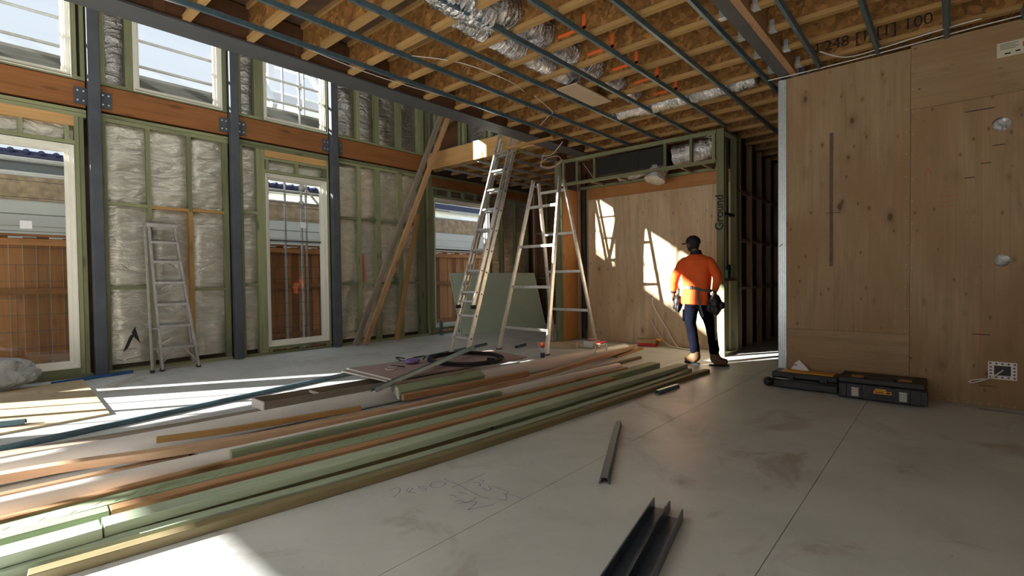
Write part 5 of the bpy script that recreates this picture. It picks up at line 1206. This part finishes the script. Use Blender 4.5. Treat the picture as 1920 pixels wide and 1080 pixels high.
def sleeve(P, nm, mt, par, folds=0.05, seed=1, seg=18, n=6):
    pts = spline([p[:3] for p in P], n); rs = []
    for i in range(len(P)-1):
        for k in range(n): rs.append(P[i][3]+(P[i+1][3]-P[i][3])*k/n)
    rs.append(P[-1][3]); rs = rs[:len(pts)]+[P[-1][3]]*(len(pts)-len(rs))
    Vv, Ff = tube_geo(pts, rs, seg, True); out = []
    for i, q in enumerate(Vv):
        c_ = pts[i//seg]; d = q-c_; out.append(c_+d*(1+folds*2.2*noise.noise(q*14+Vector((seed, 0, 0)))+folds*noise.noise(q*30)))
    o = obj(nm, out, Ff, mt, par, True); ss = o.modifiers.new('sub', 'SUBSURF'); ss.levels = 1; ss.render_levels = 1; return o
sleeve([(-2.78, 6.95, 1.44, 0.070), (-2.850, 6.948, 1.430, 0.074), (-2.908, 6.94, 1.34, 0.066), (-2.965, 6.93, 1.235, 0.062), (-2.995, 6.96, 1.13, 0.052), (-3.018, 6.985, 1.025, 0.040)], 'sleeve', M_shirt, sh)
sleeve([(-2.56, 6.95, 1.44, 0.070), (-2.492, 6.948, 1.430, 0.074), (-2.430, 6.94, 1.34, 0.066), (-2.375, 6.93, 1.225, 0.062), (-2.40, 6.97, 1.13, 0.052), (-2.435, 7.015, 1.05, 0.042)], 'sleeve', M_shirt, sh, seed=5)
for p, q in (((-3.016, 6.983, 1.035), (-3.022, 6.99, 1.005)), ((-2.433, 7.01, 1.06), (-2.438, 7.02, 1.032))): tube('cuff', [p, q], 0.040, M_cap, sh, 14)
loft('collar', [(-2.675, 6.957, 1.535, 0.082, 0.076, 0.004), (-2.678, 6.958, 1.575, 0.072, 0.068, 0.008), (-2.68, 6.96, 1.592, 0.068, 0.064, 0.010)], M_cap, sh, 20)
# ---- trousers
tr = loft('trousers', [(-2.655, 6.96, 0.80, 0.175, 0.12, 0), (-2.655, 6.96, 0.90, 0.178, 0.122, 0), (-2.655, 6.955, 1.03, 0.165, 0.11, 0)], M_trou, PE, folds=0.03, cap=True)
sleeve([(-2.742, 6.96, 0.90, 0.098), (-2.752, 6.965, 0.75, 0.096), (-2.765, 6.975, 0.62, 0.084), (-2.758, 6.985, 0.52, 0.076), (-2.735, 6.975, 0.40, 0.072), (-2.71, 6.96, 0.28, 0.068), (-2.695, 6.952, 0.20, 0.068), (-2.688, 6.95, 0.155, 0.062)], 'trouser_leg', M_trou, tr, 0.05, 2, 20)
sleeve([(-2.568, 6.96, 0.90, 0.096), (-2.548, 6.965, 0.75, 0.090), (-2.505, 6.98, 0.62, 0.080), (-2.482, 6.99, 0.52, 0.074), (-2.462, 6.98, 0.40, 0.068), (-2.44, 6.965, 0.28, 0.066), (-2.43, 6.96, 0.20, 0.066), (-2.428, 6.96, 0.165, 0.060)], 'trouser_leg', M_trou, tr, 0.05, 7, 20)
bevel(box('cargo_pocket', -2.856, -2.832, 6.90, 7.03, 0.60, 0.77, M_trou, tr), 0.01, 2)
# ---- boots
def boot(ax_, ay_, tx_, ty_):
    h = Vector((ax_, ay_, 0)); d = Vector((tx_, ty_, 0)).normalized()
    P = [(h+Vector((0, 0, 0.215)), 0.064), (h+Vector((0, 0, 0.13)), 0.068), (h-d*0.01+Vector((0, 0, 0.075)), (0.070, 0.064)), (h-d*0.035+Vector((0, 0, 0.045)), (0.045, 0.040)), (h+d*0.06+Vector((0, 0, 0.070)), (0.064, 0.060)), (h+d*0.135+Vector((0, 0, 0.058)), (0.062, 0.050)), (h+d*0.17+Vector((0, 0, 0.055)), (0.050, 0.044))]
    o = skin('boot', P, [(0, 1), (1, 2), (2, 3), (2, 4), (4, 5), (5, 6)], M_boot, PE)
    n_ = Vector((-d.y, d.x, 0)); out = []
    for k in range(20):
        q = 2*PI*k/20; c_ = h+d*0.06; out.append(c_+d*0.132*math.cos(q)+n_*(0.044+0.006*math.cos(q))*math.sin(q))
    slab('sole', [(p.x, p.y) for p in out], 0.002, 0.022, M_rubber, o)
boot(-2.685, 6.95, -1.0, 0.35); boot(-2.425, 6.96, 1.0, 0.5)
# ---- belt, strap, pouches, hammer
bl = []
for k in range(33):
    q = 2*PI*k/32; bl.append((-2.662+0.197*math.cos(q), 6.955+0.138*math.sin(q), 1.075-0.045*math.cos(q)*(1 if math.cos(q) > 0 else 0.2)))
mb = MB()
for a, b in zip(bl[:-1], bl[1:]):
    c_ = Vector((-2.662, 6.955, 0)); nrm = ((Vector(a)+Vector(b))/2-c_); nrm.z = 0; mb.bar(a, Vector(b)+(Vector(b)-Vector(a))*0.08, 0.006, 0.036, (0, 0, 1))
bt = mb.build('tool_belt', M_belt, PE)
bevel(box('buckle', -2.70, -2.67, 6.803, 6.815, 1.06, 1.105, M_charc, bt), 0.003)
mb = MB(); sp_ = spline([(-2.60, 6.808, 1.07), (-2.585, 6.80, 0.95), (-2.565, 6.81, 0.82), (-2.53, 6.82, 0.68)], 6)
for a, b in zip(sp_[:-1], sp_[1:]): mb.bar(a, b, 0.030, 0.004, (0, 1, 0))
mb.build('loose_strap', M_strap, PE)
def pouch(nm, c, s, seed):
    o = blob(nm, c, s, M_pouch, PE, seed, 0.10, 3)
    for i in range(3):
        b_ = blob('pocket', (c[0]+(i-1)*s[0]*0.5, c[1]-s[1]*0.7, c[2]-s[2]*0.25-0.02*i), (s[0]*0.42, s[1]*0.42, s[2]*0.5), M_pouch, o, seed+i, 0.12, 3)
    return o
p1 = pouch('tool_pouch', (-2.925, 6.93, 0.855), (0.055, 0.085, 0.125), 3); tube('tool_handle', [(-2.90, 6.88, 0.92), (-2.885, 6.86, 1.06)], 0.012, M_black, p1)
p2_ = pouch('tool_pouch', (-2.40, 6.90, 0.855), (0.095, 0.095, 0.145), 6); blob('pocket', (-2.30, 6.88, 0.84), (0.04, 0.05, 0.05), M_pouch, p2_, 9, 0.1, 3); tube('pliers', [(-2.42, 6.83, 0.92), (-2.38, 6.81, 1.01)], 0.016, M_alu, p2_)
tube('hammer_handle', [(-2.385, 6.86, 0.72), (-2.36, 6.85, 0.37)], 0.014, M_greyw, PE)
